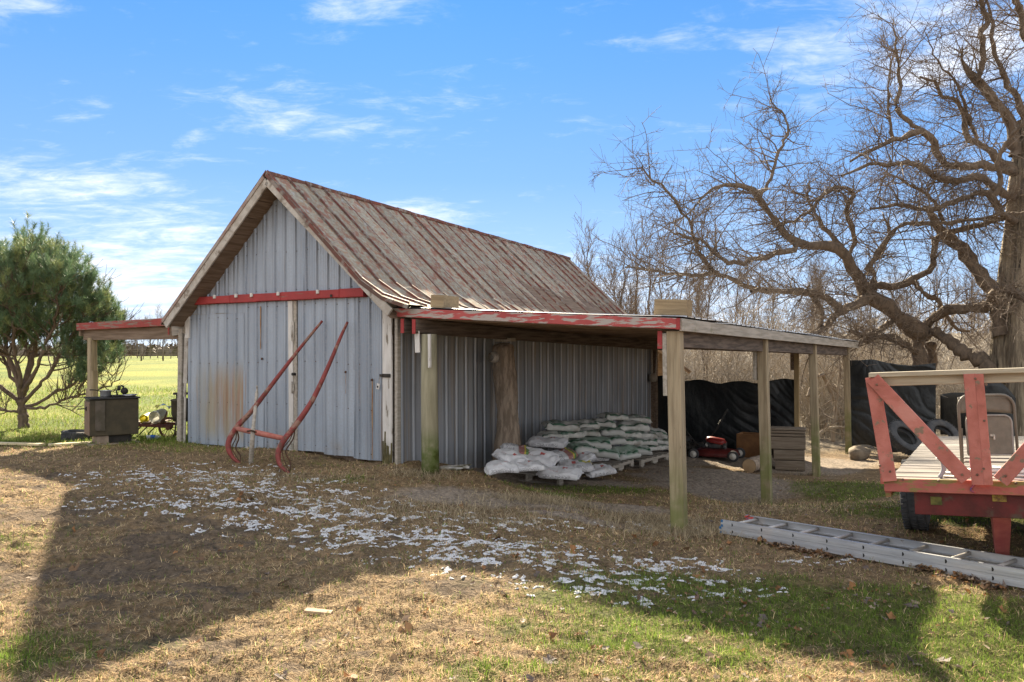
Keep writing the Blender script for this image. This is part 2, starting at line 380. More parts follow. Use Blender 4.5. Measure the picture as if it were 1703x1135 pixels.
m_pole = M('mossy_round_pole', (.30, .275, .19), (.22, .20, .13), s=2.2, st=(8, 8, .8), rough=.9, bump=.5, bs=3, bst=(8, 8, .8), bd=.006,
           layers=[dict(c=(.075, .105, .02), s=5, lo=.2, hi=.55, grad=[(2, .75, .35)], a=.95), dict(c=(.05, .06, .01), s=5, lo=.5, hi=.6, grad=[(2, .6, .3)])])
m_bark = M('furrowed_bark', (.36, .29, .225), (.21, .165, .125), s=5, st=(3.5, 3.5, .7), lo=.4, hi=.6, rough=.95, bump=1.0, bs=6, bst=(3.5, 3.5, .7), bd=.03)
m_rustbrown = M('rusty_iron', (.12, .06, .035), (.06, .035, .025), s=9, rough=.85, metal=.2, bump=.4)
m_black = M('black_metal', (.025, .024, .022), (.045, .04, .035), s=9, rough=.55, metal=.3, bump=.3)
m_rubber = M('black_rubber', (.045, .047, .05), (.07, .07, .072), s=8, rough=.8, bump=.4, spec=.2, layers=[dict(c=(.12, .10, .08), s=4, lo=.55, hi=.75, a=.5)])
# ------------------------------------------------------------------ ground: one sheet to the horizon, fine near the camera
def axis(a_, b_, st, far, g=1.09):
    c = list(np.arange(a_, b_ + 1e-6, st)); d = st; x = c[-1]
    while x < far[1]: d *= g; x += d; c.append(x)
    d = st; x = c[0]; pre = []
    while x > far[0]: d *= g; x -= d; pre.append(x)
    return np.array(pre[::-1] + c)
gx = axis(-7.5, 7.0, .042, (-700, 700)); gy = axis(2.4, 13.5, .042, (-60, 1200))
XX, YY = np.meshgrid(gx, gy); ZZ = zground(XX, YY)
# soft soil clods and hoof marks in the muddy left half
C_DEAD = np.array((.25, .175, .10)); C_SOIL = np.array((.135, .10, .068)); C_GREEN = np.array((.10, .12, .032)); C_STRAW = np.array((.30, .235, .13))
C_DIRT = np.array((.27, .225, .18)); C_FIELD = np.array((.17, .205, .04)); C_DEEP = np.array((.035, .06, .018))
def blob(px, py, rx, ry, rot=0):
    g = G(px, py); return (g.x, g.y, rx, ry, rot)
GREENS = [(blob(1450, 1040, 2.2, .75), 1.0), (blob(1250, 990, 1.3, .55), .9), (blob(1000, 1125, 1.5, .3), .45), (blob(80, 1085, .9, .35), .5), (blob(330, 1055, .4, .1), .45), (blob(1650, 1100, 1, .6), .8), (blob(1000, 815, 1.0, .45), .95), (blob(920, 822, .7, .25), .7),
          (blob(1420, 815, .9, 1.1), 1.0), (blob(1560, 850, 1.4, 1.0), .8), (blob(100, 735, 2.4, .8), 1.0), (blob(40, 900, .5, .5), .45), (blob(1150, 1080, 1.2, .35), .7), (blob(1000, 1060, 1.2, .3), .5), (blob(560, 800, 1.0, .35), .35), (blob(1130, 770, .9, .5), .3), (blob(760, 810, .5, .3), .3), (blob(450, 770, 1.2, .4), .4)]
DIRTS = [(blob(830, 835, 1.3, .45), 1.0), (blob(1020, 845, .9, .3), .9), (blob(600, 830, .6, .2), .5), (blob(900, 800, 1.6, 1.0), 1.0), (blob(1180, 800, 1.5, 1.6), 1.0), (blob(1200, 760, 2.6, 1.8), 1.0), (blob(1010, 765, 2.0, 2.0), 1.0), (blob(1350, 770, 2.2, 1.5), .8), (blob(760, 815, .9, .4), .6), (blob(960, 860, .8, .25), .8), (blob(700, 835, .9, .3), .5)]
SOILS = [(blob(80, 860, .8, .6), .8), (blob(30, 960, .7, .5), .8), (blob(330, 900, .8, .5), .6), (blob(350, 1080, .9, .3), .7), (blob(680, 1060, .7, .25), .5), (blob(250, 1000, .6, .4), .6), (blob(220, 930, .5, .9), .9), (blob(160, 850, .45, .9), .7), (blob(620, 990, .5, .25), .5), (blob(450, 1110, .8, .25), .6), (blob(560, 900, .8, .3), .5), (blob(60, 800, .7, .5), .5), (blob(760, 980, .5, .2), .8)]
SNOWS = [(blob(300, 795, 1.1, .7), .8), (blob(430, 825, 1.1, .8), .9), (blob(540, 862, 1.0, .75), 1.0), (blob(640, 890, .9, .65), 1.0), (blob(760, 905, .8, .55), .95), (blob(870, 930, .75, .5), .95),
         (blob(980, 950, .75, .45), .9), (blob(1100, 945, .6, .45), .75), (blob(1180, 975, .5, .25), .55), (blob(230, 840, .6, .45), .55), (blob(1340, 935, .35, .15), .6), (blob(1000, 990, .5, .16), .6),
         (blob(375, 742, .3, .08), 1.0), (blob(445, 748, .45, .08), 1.1), (blob(1080, 880, .5, .3), .5), (blob(700, 935, .5, .15), .7), (blob(820, 870, .8, .3), .55)]
def wsum(L, x, y):
    t = 0
    for (cx, cy, rx, ry, rt), w_ in L: t = np.maximum(t, w_ * np.exp(-(((x - cx) / rx) ** 2 + ((y - cy) / ry) ** 2) ** 1.3))
    return t
def masks(x, y):
    n1 = fbm(x * 1.1, y * 1.7, 31, 5, .62); n2 = fbm(x * 4.5, y * 7, 41, 4, .6)
    sm = lambda v, a_, b_: np.clip((v - a_) / (b_ - a_), 0, 1) ** 2 * (3 - 2 * np.clip((v - a_) / (b_ - a_), 0, 1))
    field = sm(y + (x + 8) * .35 + (n1 - .5) * 3, 12.2, 14.2) * sm(-x - y * .14, 1.6, 3.4)
    gr = sm(wsum(GREENS, x, y) + (n1 - .5) * .9 + (n2 - .5) * .7, .25, .75)
    di = sm(wsum(DIRTS, x, y) + (n1 - .5) * .8, .35, .7)
    so_ = sm(wsum(SOILS, x, y) + (n1 - .5) * 1.2 + (n2 - .5) * 2.2, .42, .75)
    back = sm(y - 15.5 + (n1 - .5) * 3, 0, 3) * sm(x - y * .1, -.2, .8)
    return n1, n2, field, gr, di, so_, back
def groundcol(x, y):
    n1, n2, field, gr, di, so_, back = masks(x, y)
    c = C_DEAD[None] * (.62 + .6 * n2[:, None]) 
    L = lambda c, t, k: c * (1 - k[:, None]) + t[None] * k[:, None]
    c = L(c, C_SOIL, np.clip(so_ + np.clip((.42 - n2) * 3, 0, .8), 0, 1))
    c = L(c, C_GREEN * .8, gr * .75)
    c = L(c, C_DIRT * 1.0, di * (1 - gr * .75) * .95)
    fp = fbm(x * .35, y * .22, 61, 4, .6); c = L(c, C_FIELD * .9, field * .95); c = np.where((field > .5)[:, None], c * (.45 + 1.1 * fp[:, None]) * (1 + np.array([.25, .0, -.1]) * (fp[:, None] - .5) * 3), c)
    c = L(c, np.array((.27, .235, .18)), back * .9)
    return c * (.8 + .4 * n1[:, None])
m_ground = M('matted_winter_turf_and_soil', (.62, .62, .62), (1.3, 1.3, 1.3), s=22, lo=.3, hi=.7, rough=.98, bump=1.0, bs=30, bd=.05, spec=.1, attr='tint', detail=9)
nY, nX = XX.shape
idx = np.arange(nX * nY).reshape(nY, nX)
F = np.stack([idx[:-1, :-1], idx[:-1, 1:], idx[1:, 1:], idx[1:, :-1]], -1).reshape(-1, 4)
me = npmesh('ground', np.stack([XX.ravel(), YY.ravel(), ZZ.ravel()], 1), F, m_ground, groundcol(XX.ravel(), YY.ravel()), True)
ground = tag(link('ground', me), kind='structure')

# ------------------------------------------------------------------ barn
SAG_R = lambda y: -.043 * y          # the old ridge and eaves have sunk towards the back
SAG_E = lambda y: -.028 * y
def rib_profile(x0, x1, pitch=.2, hmaj=.018, hmin=.005, phase=0.0):
    """cross-section points (x, height) of a ribbed steel sheet"""
    pts = [x0, x1]
    k0 = math.floor((x0 - phase) / pitch) - 1; k1 = math.ceil((x1 - phase) / pitch) + 1
    for k in range(k0, k1):
        c = phase + k * pitch
        pts += [c - .026, c - .012, c + .012, c + .026]
        for q in (pitch * .36, pitch * .5, pitch * .64): pts += [c + q - .008, c + q, c + q + .008]
    pts = sorted(p for p in pts if x0 <= p <= x1)
    out = []
    for p in pts:
        u = (p - phase) - round((p - phase) / pitch) * pitch
        if abs(u) <= .0121: h = hmaj
        elif abs(u) <= .0261: h = hmaj * (.026 - abs(u)) / .014
        else:
            h = 0; up = (p - phase) % pitch
            for q in (pitch * .36, pitch * .5, pitch * .64):
                if abs(up - q) < .0005: h = hmin
        out.append((p, max(h, 0)))
    return out
def sheet(name, mat, parent, x0, x1, zb, zt, y=0.0, axis_='x', wav=.004, phase=0, rows=5, pitch=.2, sgn=-1, thick=True, seed=0):
    """ribbed steel sheet; runs along x (front) or y (side); zb / zt give bottom and top height at a position"""
    pr = rib_profile(x0, x1, pitch, phase=phase); mb = MB(); fz = lambda f, p: f(p) if callable(f) else f
    vs = []; n = len(pr)
    for j in range(rows + 1):
        t = j / rows
        for p, h in pr:
            b_, tt = fz(zb, p), fz(zt, p); tt = max(tt, b_ + .01)
            z = b_ + (tt - b_) * t; d = y + sgn * (h + wav * math.sin(p * 5 + seed * 2.1 + z * 3) * (1.3 - t))
            if j == 0: z += .004 * math.sin(p * 9 + seed)
            vs.append((p, d, z) if axis_ == 'x' else (-d, p, z))
    fs = []
    for j in range(rows):
        for i in range(n - 1):
            a_ = j * n + i; fs.append((a_, a_ + 1, a_ + n + 1, a_ + n))
    mb.add(vs, fs, False); o = mb.build(name, mat, parent)
    # nail heads holding the sheet
    if axis_ == 'x' and rows > 1:
        nb = MB(); k0 = math.ceil((x0 - phase) / pitch); k = k0
        while phase + k * pitch < x1:
            p = phase + k * pitch; b_, tt = fz(zb, p), fz(zt, p); q = 0
            for zz_ in (b_ + .08, b_ + .62, b_ + 1.2, tt - .07):
                if zz_ < tt: nb.lathe([(0, -.004), (.0065, -.003), (.008, .002)], (p + .034, y + sgn * .002, zz_ + random.uniform(-.015, .015)), 'Y', 6, False)
            k += 1
        if nb.f: tag(nb.build('nail_heads', m_rustbrown, parent), kind='stuff')
    # rib shading and highlights painted into tint: dark feet, bright side-wall crests
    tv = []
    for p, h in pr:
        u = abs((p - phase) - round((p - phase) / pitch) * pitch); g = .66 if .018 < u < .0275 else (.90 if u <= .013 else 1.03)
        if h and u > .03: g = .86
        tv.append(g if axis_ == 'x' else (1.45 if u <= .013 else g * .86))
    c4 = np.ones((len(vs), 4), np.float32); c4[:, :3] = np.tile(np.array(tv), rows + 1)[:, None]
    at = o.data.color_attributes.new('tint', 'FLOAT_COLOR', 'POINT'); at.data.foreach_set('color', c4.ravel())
    return o
barn = thing('barn', 'old galvanised steel gable barn with rusty faded metal roof and double doors', 'barn', CV, -TH)
BW = 4.08; RX = -1.99
# structural core just behind the cladding so that no light leaks through
mb = MB()
def roofz(x, y): # underside of the roof
    zr = 3.86 + SAG_R(y); e = 2.06 + SAG_E(y); t = abs(x - RX) / (2.1 if x > RX else 2.12); return zr + (e - zr) * t
core = MB()
prof = [(-BW + .06, -.5), (-BW + .06, 2.02), (RX, 3.80), (-.06, 2.02), (-.06, -.5)]
vs = [(x, .06, z) for x, z in prof] + [(x, 8.25, z + (SAG_R(8.25) if abs(x - RX) < .1 else (SAG_E(8.25) if z > 0 else -.3))) for x, z in prof]
core.add(vs, [(0, 1, 2, 3, 4), (9, 8, 7, 6, 5), (0, 5, 6, 1), (1, 6, 7, 2), (2, 7, 8, 3), (3, 8, 9, 4)])
wall = core.build('wall', m_wood_dark, barn)
gz = lambda x: roofz(x, 0) - .02
# gable siding above the rail: sheets
xs = [-3.98, -3.2, -2.42, -1.64, -.86, -.08]
for i in range(5):
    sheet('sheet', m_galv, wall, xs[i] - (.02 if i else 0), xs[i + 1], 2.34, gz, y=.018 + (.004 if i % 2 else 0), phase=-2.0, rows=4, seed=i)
# side wall sheets (right side, under the lean-to)
ys = [0.02, .72, 1.42, 2.12, 2.82, 3.52, 4.22, 4.92, 5.62, 6.32, 7.02, 7.72, 8.28]
for i in range(12):
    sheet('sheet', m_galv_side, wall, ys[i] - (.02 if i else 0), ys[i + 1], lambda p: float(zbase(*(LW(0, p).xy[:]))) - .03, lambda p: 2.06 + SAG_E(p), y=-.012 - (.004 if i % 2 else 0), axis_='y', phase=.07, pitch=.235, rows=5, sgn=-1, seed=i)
# left side sheets and back
for i in range(8):
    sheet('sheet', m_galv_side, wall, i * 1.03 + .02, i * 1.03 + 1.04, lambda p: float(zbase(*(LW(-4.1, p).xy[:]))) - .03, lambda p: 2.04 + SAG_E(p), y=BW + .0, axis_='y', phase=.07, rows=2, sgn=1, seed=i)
mbk = MB(); mbk.box((RX, 8.29, .7), (4.08, .02, 2.3)); mbk.build('back_cladding', m_wood_dark, wall)
# roof
m_dulltrim = M('dull_brown_trim', (.26, .17, .14), (.33, .30, .27), s=5, rough=.8, bump=.3)
PR = [(RX, 3.965), (-1.40, 3.43), (-.78, 2.87), (-.34, 2.47), (.02, 2.255), (.42, 2.135)]
PL_ = [(RX, 3.965), (-2.7, 3.33), (-3.5, 2.61), (-4.19, 1.99), (-4.23, 1.955)]
roof = MB()
rb = MB()
for y0, y1 in [(-.28, 8.45)]:
    vs = []
    for y in (y0, y1):
        for x, z in [(-4.12, 1.99), (RX, 3.90), (.12, 2.03)]: vs.append((x, y, z + (SAG_R(y) if x == RX else SAG_E(y))))
        for x, z in [(-4.12, 1.95), (RX, 3.85), (.12, 1.99)]: vs.append((x, y, z + (SAG_R(y) if x == RX else SAG_E(y))))
    rb.add(vs, [(0, 1, 7, 6), (1, 2, 8, 7), (3, 9, 10, 4), (4, 10, 11, 5), (0, 3, 4, 1), (1, 4, 5, 2), (6, 7, 10, 9), (7, 8, 11, 10), (0, 6, 9, 3), (2, 5, 11, 8)])
roofo = rb.build('roof', m_wood_dark, barn)
def pan(profile, w_):
    mb = MB(); n = len(profile); vs = []
    cols = [(0, 0), (w_ * .25, .0), (w_ * .5, -.003), (w_ * .75, 0), (w_, 0)]
    for x, z in profile:
        for yy, dz in cols: vs.append((x - RX, yy, z + dz))
    fs = []; c = len(cols)
    for i in range(n - 1):
        for k in range(c - 1): fs.append((i * c + k, (i + 1) * c + k, (i + 1) * c + k + 1, i * c + k + 1))
    mb.add(vs, fs, False)
    seam = MB()
    sv = []
    for x, z in profile:
        for yy, dz in ((-.012, .0), (-.008, .032), (.008, .032), (.012, .0)): sv.append((x - RX, yy, z + dz))
    sf = []
    for i in range(n - 1):
        for k in range(3): sf.append((i * 4 + k, (i + 1) * 4 + k, (i + 1) * 4 + k + 1, i * 4 + k + 1))
    sf += [(0, 1, 2, 3), tuple((n - 1) * 4 + q for q in (3, 2, 1, 0))]
    seam.add(sv, sf, False)
    return mb, seam
PW = .336; NP_ = 26
def subdiv(pr, k=3):
    out = []
    for (x0, z0), (x1, z1) in zip(pr[:-1], pr[1:]):
        for i in range(k): out.append((x0 + (x1 - x0) * i / k, z0 + (z1 - z0) * i / k))
    return out + [pr[-1]]
pm, smm = pan(subdiv(PR), PW); pme = pm.mesh('roof_panel_mesh', m_roof); sme = smm.mesh('roof_seam_mesh', m_seam)
pl, sl = pan(subdiv(PL_), PW); ple = pl.mesh('roof_panel_left_mesh', m_roof); sle = sl.mesh('roof_seam_left_mesh', m_seam)
for f in (ple, sle): f.flip_normals()
for i in range(NP_):
    y = -.31 + i * PW; jz = random.uniform(-.012, .012)
    # the slope sinks more at the ridge than at the eave: shear each panel a little
    for me_, se_ in ((pme, sme), (ple, sle)):
        p_ = link('roof_panel', me_, None, roofo, (RX + random.uniform(-.01, .01), y, SAG_R(y) * .9 + jz * .5), (random.uniform(-.004, .004), 0, 0))
        s_ = link('seam', se_, None, roofo, (RX + random.uniform(-.015, .03), y + .0, SAG_R(y) * .9 + .002 + jz * .5))
mb = MB()
for i in range(26): mb.beam((RX, -.31 + i * PW, 3.962 + SAG_R(-.31 + i * PW) * .9 + (i % 3) * .005), (RX, -.31 + (i + 1) * PW + .01, 3.962 + SAG_R(-.31 + (i + 1) * PW) * .9 + ((i + 1) % 2) * .005), .09, .06, .012)
mb.build('ridge_cap', m_seam, roofo)
# rake boards along the gable edge, red metal trim above, and soffit boards in between
for sgn, xe, ze in ((1, .14, 2.06), (-1, -4.16, 1.97)):
    p0 = Vector((RX, -.3, 3.87)); p1 = Vector((xe, -.3, ze)); d = (p1 - p0)
    nrm = Vector((-d.z, 0, d.x)).normalized() * (1 if sgn > 0 else -1)
    if nrm.z < 0: nrm = -nrm
    mb = MB(); mb.beam(p0, p1, .028, .115, up=nrm); mb.build('rake_board', m_rake, roofo)
    mb = MB(); q0 = p0 + nrm * .075; q1 = p1 + nrm * .075
    if sgn > 0:
        pts = [Vector((x, -.318, z + .004)) for x, z in PR]
        for u, v in zip(pts[:-1], pts[1:]): mb.beam(u + Vector((0, 0, -.018)), v + Vector((.004, 0, -.018)), .012, .05, up=nrm)
    else: mb.beam(q0 + Vector((0, -.02, 0)), q1 + Vector((0, -.02, 0)), .014, .05, up=nrm)
    mb.build('edge_trim', m_seam if sgn > 0 else m_dulltrim, roofo)
    for k in range(9):     # soffit boards running back under the overhang, with rafter tails
        t0, t1 = (k + .03) / 9, (k + .97) / 9
        a0 = p0 + d * t0 - nrm * .02; a1 = p0 + d * t1 - nrm * .02
        mb = MB(); mb.beam(a0 + Vector((0, .15, 0)), a1 + Vector((0, .15, 0)), .26, .02, up=nrm); mb.build('soffit_board', m_wood_dark, roofo)
# rail over the doors
rail = thing('door_rail', 'x', 'y'); bpy.data.objects.remove(rail)
xr = [-3.96, -3.48, -2.98, -2.42, -1.95, -1.32, -.88, -.47]
rm = []
for i in range(7):
    z = 2.325 + .004 * i * .6
    mb = MB(); mb.box(((xr[i] + xr[i + 1]) / 2, -.055 - (i % 2) * .006, z), (xr[i + 1] - xr[i] + .012, .10, .115 - (i % 2) * .008), (0, R(.0), 0), .008)
    o = mb.build('rail_cover', m_redpaint, barn); rm.append(o)
for i, x in enumerate([-3.7, -3.29, -2.83, -2.51, -1.98, -1.24]):
    mb = MB(); mb.box((x, -.118, 2.372), (.045, .03, .05), None, .006); mb.build('rail_bracket', m_white, rm[min(6, i)])
mb = MB(); mb.box((-1.0, -.12, 2.31), (.03, .012, .035)); mb.build('rail_tab', m_black, rm[5])
# doors
def door(x0, x1, name, label, zb):
    o = MB(); o.box(((x0 + x1) / 2, .0, (zb + .05 + 2.26) / 2), (x1 - x0 - .02, .03, 2.26 - zb - .05)); d = o.build(name, m_wood_grey, barn); tag(d, label); return d
zb = .215
dl = door(-4.0, -1.84, 'sliding_door', 'left barn door with a broad rust stain across its lower half', zb)
dr = door(-1.70, -.2, 'sliding_door', 'right barn door with clean ribbed steel and one thin rust streak', zb)
xl = [-4.0, -3.4, -2.78]
for i in range(2):
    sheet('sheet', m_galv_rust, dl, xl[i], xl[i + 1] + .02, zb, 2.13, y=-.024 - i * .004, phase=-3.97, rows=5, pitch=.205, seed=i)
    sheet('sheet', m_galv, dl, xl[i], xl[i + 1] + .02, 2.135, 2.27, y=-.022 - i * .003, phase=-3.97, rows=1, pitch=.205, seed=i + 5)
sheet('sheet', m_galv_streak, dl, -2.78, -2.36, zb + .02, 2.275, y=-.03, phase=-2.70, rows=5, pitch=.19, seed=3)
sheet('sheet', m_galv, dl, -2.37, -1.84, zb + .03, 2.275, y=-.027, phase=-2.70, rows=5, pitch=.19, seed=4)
xl = [-1.70, -1.2, -.7, -.2]
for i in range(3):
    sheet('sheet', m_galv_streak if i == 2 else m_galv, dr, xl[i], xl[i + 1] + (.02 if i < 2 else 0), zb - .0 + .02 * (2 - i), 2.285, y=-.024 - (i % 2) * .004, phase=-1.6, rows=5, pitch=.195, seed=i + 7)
def board(name, p, q, w_, h, mat, parent, up=(0, 0, 1), bev=.004, rag=0):
    mb = MB(); mb.beam(p, q, w_, h, bev, up); return mb.build(name, mat, parent)
board('door_edge_board', (-1.80, -.045, zb + .0), (-1.815, -.05, 2.27), .085, .022, m_white, barn, (0, 1, 0))
board('door_edge_board', (-1.725, -.038, zb + .0), (-1.735, -.04, 2.27), .06, .022, m_wood_grey, barn, (0, 1, 0))
for z in (1.86, 1.1, .55): 
    mb = MB(); mb.box((-1.76, -.065, z), (.05, .012, .26 if z > 1.5 else .1), None, .003); mb.tube([(-1.76, -.075, z - .08), (-1.76, -.075, z + .08)], .009, 6); mb.build('hinge', m_rake, barn)
mb = MB(); mb.tube([(-1.73, -.05, 1.28), (-1.73, -.1, 1.28)], .02, 8); mb.build('bolt', m_black, barn)
# corner boards
board('corner_board', (-.118, -.035, .08), (-.125, -.035, 2.13), .15, .03, m_white, barn, (0, 1, 0))
board('corner_board', (.012, -.002, .06), (.012, -.002, 2.02), .045, .07, m_wood_grey, barn, (0, 1, 0))
board('corner_board', (-4.0, -.04, 1.78), (-3.995, -.04, 2.24), .10, .028, m_white, barn, (0, 1, 0))
for (z0, z1, x0, x1, wd) in ((1.1, 1.8, -4.06, -4.03, .085), (.9, 1.35, -4.075, -4.05, .05), (.15, 1.1, -4.08, -4.06, .04)):
    board('corner_board', (x0, -.035, z0), (x1, -.032, z1), wd, .02, m_rake, barn, (0, 1, 0))
# rotten splintered foot of the corner board
mb = MB()
for k in range(7):
    x = -.18 + k * .022; mb.beam((x, -.055, .1), (x + random.uniform(-.01, .01), -.05, .3 + random.random() * .35), .02, .012, .002, (0, 1, 0))
o = mb.build('splintered_wood', M('rotten_wood', (.13, .11, .05), (.07, .06, .025), s=9, bump=.6), barn)
# hasp with padlock and tag
mb = MB(); mb.box((-.12, -.06, 1.29), (.12, .012, .045), None, .003); mb.box((-.20, -.066, 1.29), (.05, .014, .035)); hasp = mb.build('hasp', m_black, barn)
mb = MB(); mb.tube([(-.205, -.08, 1.28), (-.215, -.085, 1.24), (-.225, -.08, 1.20)], .004, 5); mb.build('shackle', m_rake, hasp)
mb = MB(); mb.box((-.235, -.085, 1.155), (.045, .012, .07), (0, R(12), 0), .004); tg = mb.build('tag', m_white, hasp)
mb = MB(); mb.box((-.235, -.094, 1.15), (.02, .004, .025), (0, R(12), 0)); mb.build('tag_mark', m_black, tg)
for (px, py) in [(440, 597), (579, 619), (623, 632)]:
    x, z = FR(px, py); mb = MB(); mb.lathe([(0, -.0), (.018, 0), (.014, -.012), (0, -.014)][::-1], (x, -.045, z), 'Y', 8); mb.build('bolt', m_rustbrown, dl if px < 490 else dr)
mstreak = M('rust_run', (.22, .11, .05), (.30, .19, .10), s=9, rough=.8)
for (px, py, L, w_) in [(623.5, 632, 1.0, .02), (579.5, 619, .28, .006), (438, 510, .6, .022)]:
    x, z = FR(px, py); mb = MB(); n = 12
    vs = []; 
    for j in range(n + 1):
        t = j / n; ww = w_ * (1 - .55 * t) * (.8 + .4 * random.random()); vs += [(x - ww / 2 + .003 * math.sin(j), -.0505, z - L * t), (x + ww / 2, -.0505, z - L * t), (x + ww / 2, -.048, z - L * t), (x - ww / 2, -.048, z - L * t)]
    fs = [(4 * j, 4 * j + 4, 4 * j + 5, 4 * j + 1) for j in range(n)] + [(4 * j + 1, 4 * j + 5, 4 * j + 6, 4 * j + 2) for j in range(n)] + [(4 * j, 4 * j + 3, 4 * j + 7, 4 * j + 4) for j in range(n)]
    mb.add(vs, fs); mb.build('rust_streak', mstreak, dl if px < 490 else dr)

# ------------------------------------------------------------------ lean-to on the right
lean = thing('lean_to', 'open lean-to with peeling red front fascia on square timber posts, right of the barn', 'lean-to', CV, -TH)
OX = 3.62
ZO = lambda y: 1.945 - .0172 * y      # top of roof at outer edge
ZI = lambda y: 2.135 - .030 * y       # at the barn
def zlean(x, y): t = (x - .05) / (OX + .08 - .05); return ZI(y) * (1 - t) + ZO(y) * t
m_tin = M('lean_to_tin', (.50, .51, .52), (.36, .35, .34), s=3, rough=.45, metal=.5, bump=.1, bs=40, spec=.5, rnd=.12, layers=[dict(c=(.26, .15, .10), s=5, lo=.55, hi=.68, a=.6)])
nsh = 13
for i in range(nsh):
    y0, y1 = -.12 + i * .85, -.12 + (i + 1) * .85 + .03
    pr = rib_profile(y0, y1, .21, .016, .003, phase=.05); mb = MB(); vs = []
    xs_ = [.02, .9, 1.8, 2.7, OX + .13]
    jit = random.uniform(-.03, .03)
    for k, x in enumerate(xs_):
        for p, h in pr: vs.append((x + (jit if k == 4 else 0), p, zlean(x, p) + h + .004 * (i % 2) + .006 * math.sin(x * 2 + i)))
    n = len(pr); fs = [(j * n + q, (j + 1) * n + q, (j + 1) * n + q + 1, j * n + q + 1) for j in range(4) for q in range(n - 1)]
    mb.add(vs, fs); mb.build('roof_sheet', m_tin, lean)
mb = MB()
for q in range(12):    # roof boards (sheathing) under the tin
    xa, xb = .06 + q * .302, .06 + q * .302 + .29
    for y0, y1 in ((-.06, 3.6), (3.62, 7.4), (7.42, 10.85)):
        mb2 = MB(); c = [(xa, y0), (xb, y0), (xb, y1), (xa, y1)]; vs = [(x, y, zlean(x, y) - .012) for x, y in c] + [(x, y, zlean(x, y) - .034) for x, y in c]
        mb2.add(vs, [(0, 1, 2, 3), (7, 6, 5, 4), (0, 4, 5, 1), (1, 5, 6, 2), (2, 6, 7, 3), (3, 7, 4, 0)]); mb2.build('roof_board', m_wood_dark, lean)
for k in range(15):    # rafters
    y = .12 + k * .74
    board('rafter', (.1, y, zlean(.1, y) - .085), (OX - .03, y, zlean(OX - .03, y) - .085), .04, .10, m_wood_darkx, lean)
# front fascia (peeling red) in two lengths, side fascia in grey weathered lengths
def zf(x): return zlean(x, -.08) - .068
board('fascia_board', (.0, -.135, zf(0) + .003), (1.75, -.135, zf(1.75)), .025, .105, m_redpeel, lean)
board('fascia_board', (1.752, -.137, zf(1.752) - .002), (OX + .06, -.135, zf(OX + .06)), .025, .11, m_redpeel, lean)
board('corner_trim', (OX + .075, -.138, zf(OX) - .062), (OX + .075, -.138, zf(OX) + .05), .035, .03, m_redpaint, lean, (0, 1, 0))
mb = MB(); mb.box((2.0, -.142, zf(2.0) + .055), (3.4, .02, .014)); 
yy = [-.12, 5.05, 6.75, 10.9]
mats = [m_wood_grey, m_wood_grey, m_wood_grey]
for i in range(3):
    board('fascia_board', (OX + .095, yy[i] + .003, ZO(yy[i]) - .078), (OX + .095, yy[i + 1], ZO(yy[i + 1]) - .078), .028, .125, mats[i], lean)
# outer carrying beam in bays between the posts
PY = [.0, 3.40, 6.70, 10.1]
m_beam = woodmat('stained_beam', (.07, .055, .045), (.16, .125, .10))
for i in range(3):
    board('beam', (OX - .01, PY[i] + .06, ZO(PY[i]) - .215), (OX - .01, PY[i + 1] - .06, ZO(PY[i + 1]) - .215), .05, .17, m_beam, lean)
for i, (y, wd, dx) in enumerate([(0, .14, .03), (3.4, .13, .045), (6.7, .12, .05), (10.1, .115, .02)]):
    v = LW(OX, y); z0 = zg(v.x, v.y) - .25; zt = ZO(y) - .14
    mb = MB(); mb.beam((OX + .02 + dx, y - .02, z0), (OX - .01, y, zt), wd, wd * .95, .008, (0, 1, 0)); mb.build('post', m_post, lean)
    if i < 2: board('nailed_board', (OX - .085 - .01 * i, y - .03, zt - (.65 - .1 * i)), (OX - .095, y - .03, zt - .02), .045, .09, m_wood_grey, lean, (0, 1, 0))
# inner beams along the wall and the stub ends painted red at the front
for (x, y0, zt, col) in ((.20, -.13, 1.975, m_wood_dark), (.40, -.16, 1.965, m_wood_dark)):
    o = board('beam', (x, y0, zt - .07), (x, 8.4, zt - .07 - .24), .06, .17, m_beam, lean)
    board('painted_beam_end', (x - .0, y0 - .012, zt - .16), (x, y0 - .012, zt + .015), .05, .012, m_redpaint, o, (0, 1, 0))
o = board('beam', (OX - .14, -.06, 1.72), (OX - .14, 9.9, 1.56), .055, .17, m_beam, lean)
board('painted_beam_end', (OX - .14, -.075, 1.63), (OX - .14, -.075, 1.81), .05, .012, m_redpaint, o, (0, 1, 0))
board('nailed_board', (.41, -.11, 1.58), (.40, -.11, 1.84), .07, .02, m_white, lean, (0, 1, 0))
board('nailed_board', (.60, -.12, 1.40), (.595, -.12, 1.80), .035, .03, m_white, lean, (0, 1, 0))
# round pole at the front and the bark-covered log post by the wall
v = LW(.5, 0)
mb = MB(); z0 = zg(v.x, v.y) - .15
mb.tube([(.535, -.02, z0), (.53, -.02, .4), (.515, -.015, 1.0), (.50, 0, 1.80)], [.112, .106, .102, .095], 20); mb.build('round_pole', m_pole, lean)
mb = MB(); pts = []; rr = []
yb, zb_ = SD(846, 768, .34); 
for k in range(13):
    t = k / 12; z = -.12 + t * 1.83; pts.append((.34 + .02 * math.sin(t * 5) - .02 * t, 2.02 + .03 * math.sin(t * 4), z)); rr.append(.155 + .05 * (1 - t) ** 3 + .015 * math.sin(t * 11) + (.035 if t > .93 else 0))
mb.tube(pts, rr, 28); lp = mb.build('log_post', m_bark, lean)
tx = bpy.data.textures.new('bark_relief', 'CLOUDS'); tx.noise_scale = .06
sb = lp.modifiers.new('s', 'SUBSURF'); sb.levels = sb.render_levels = 2
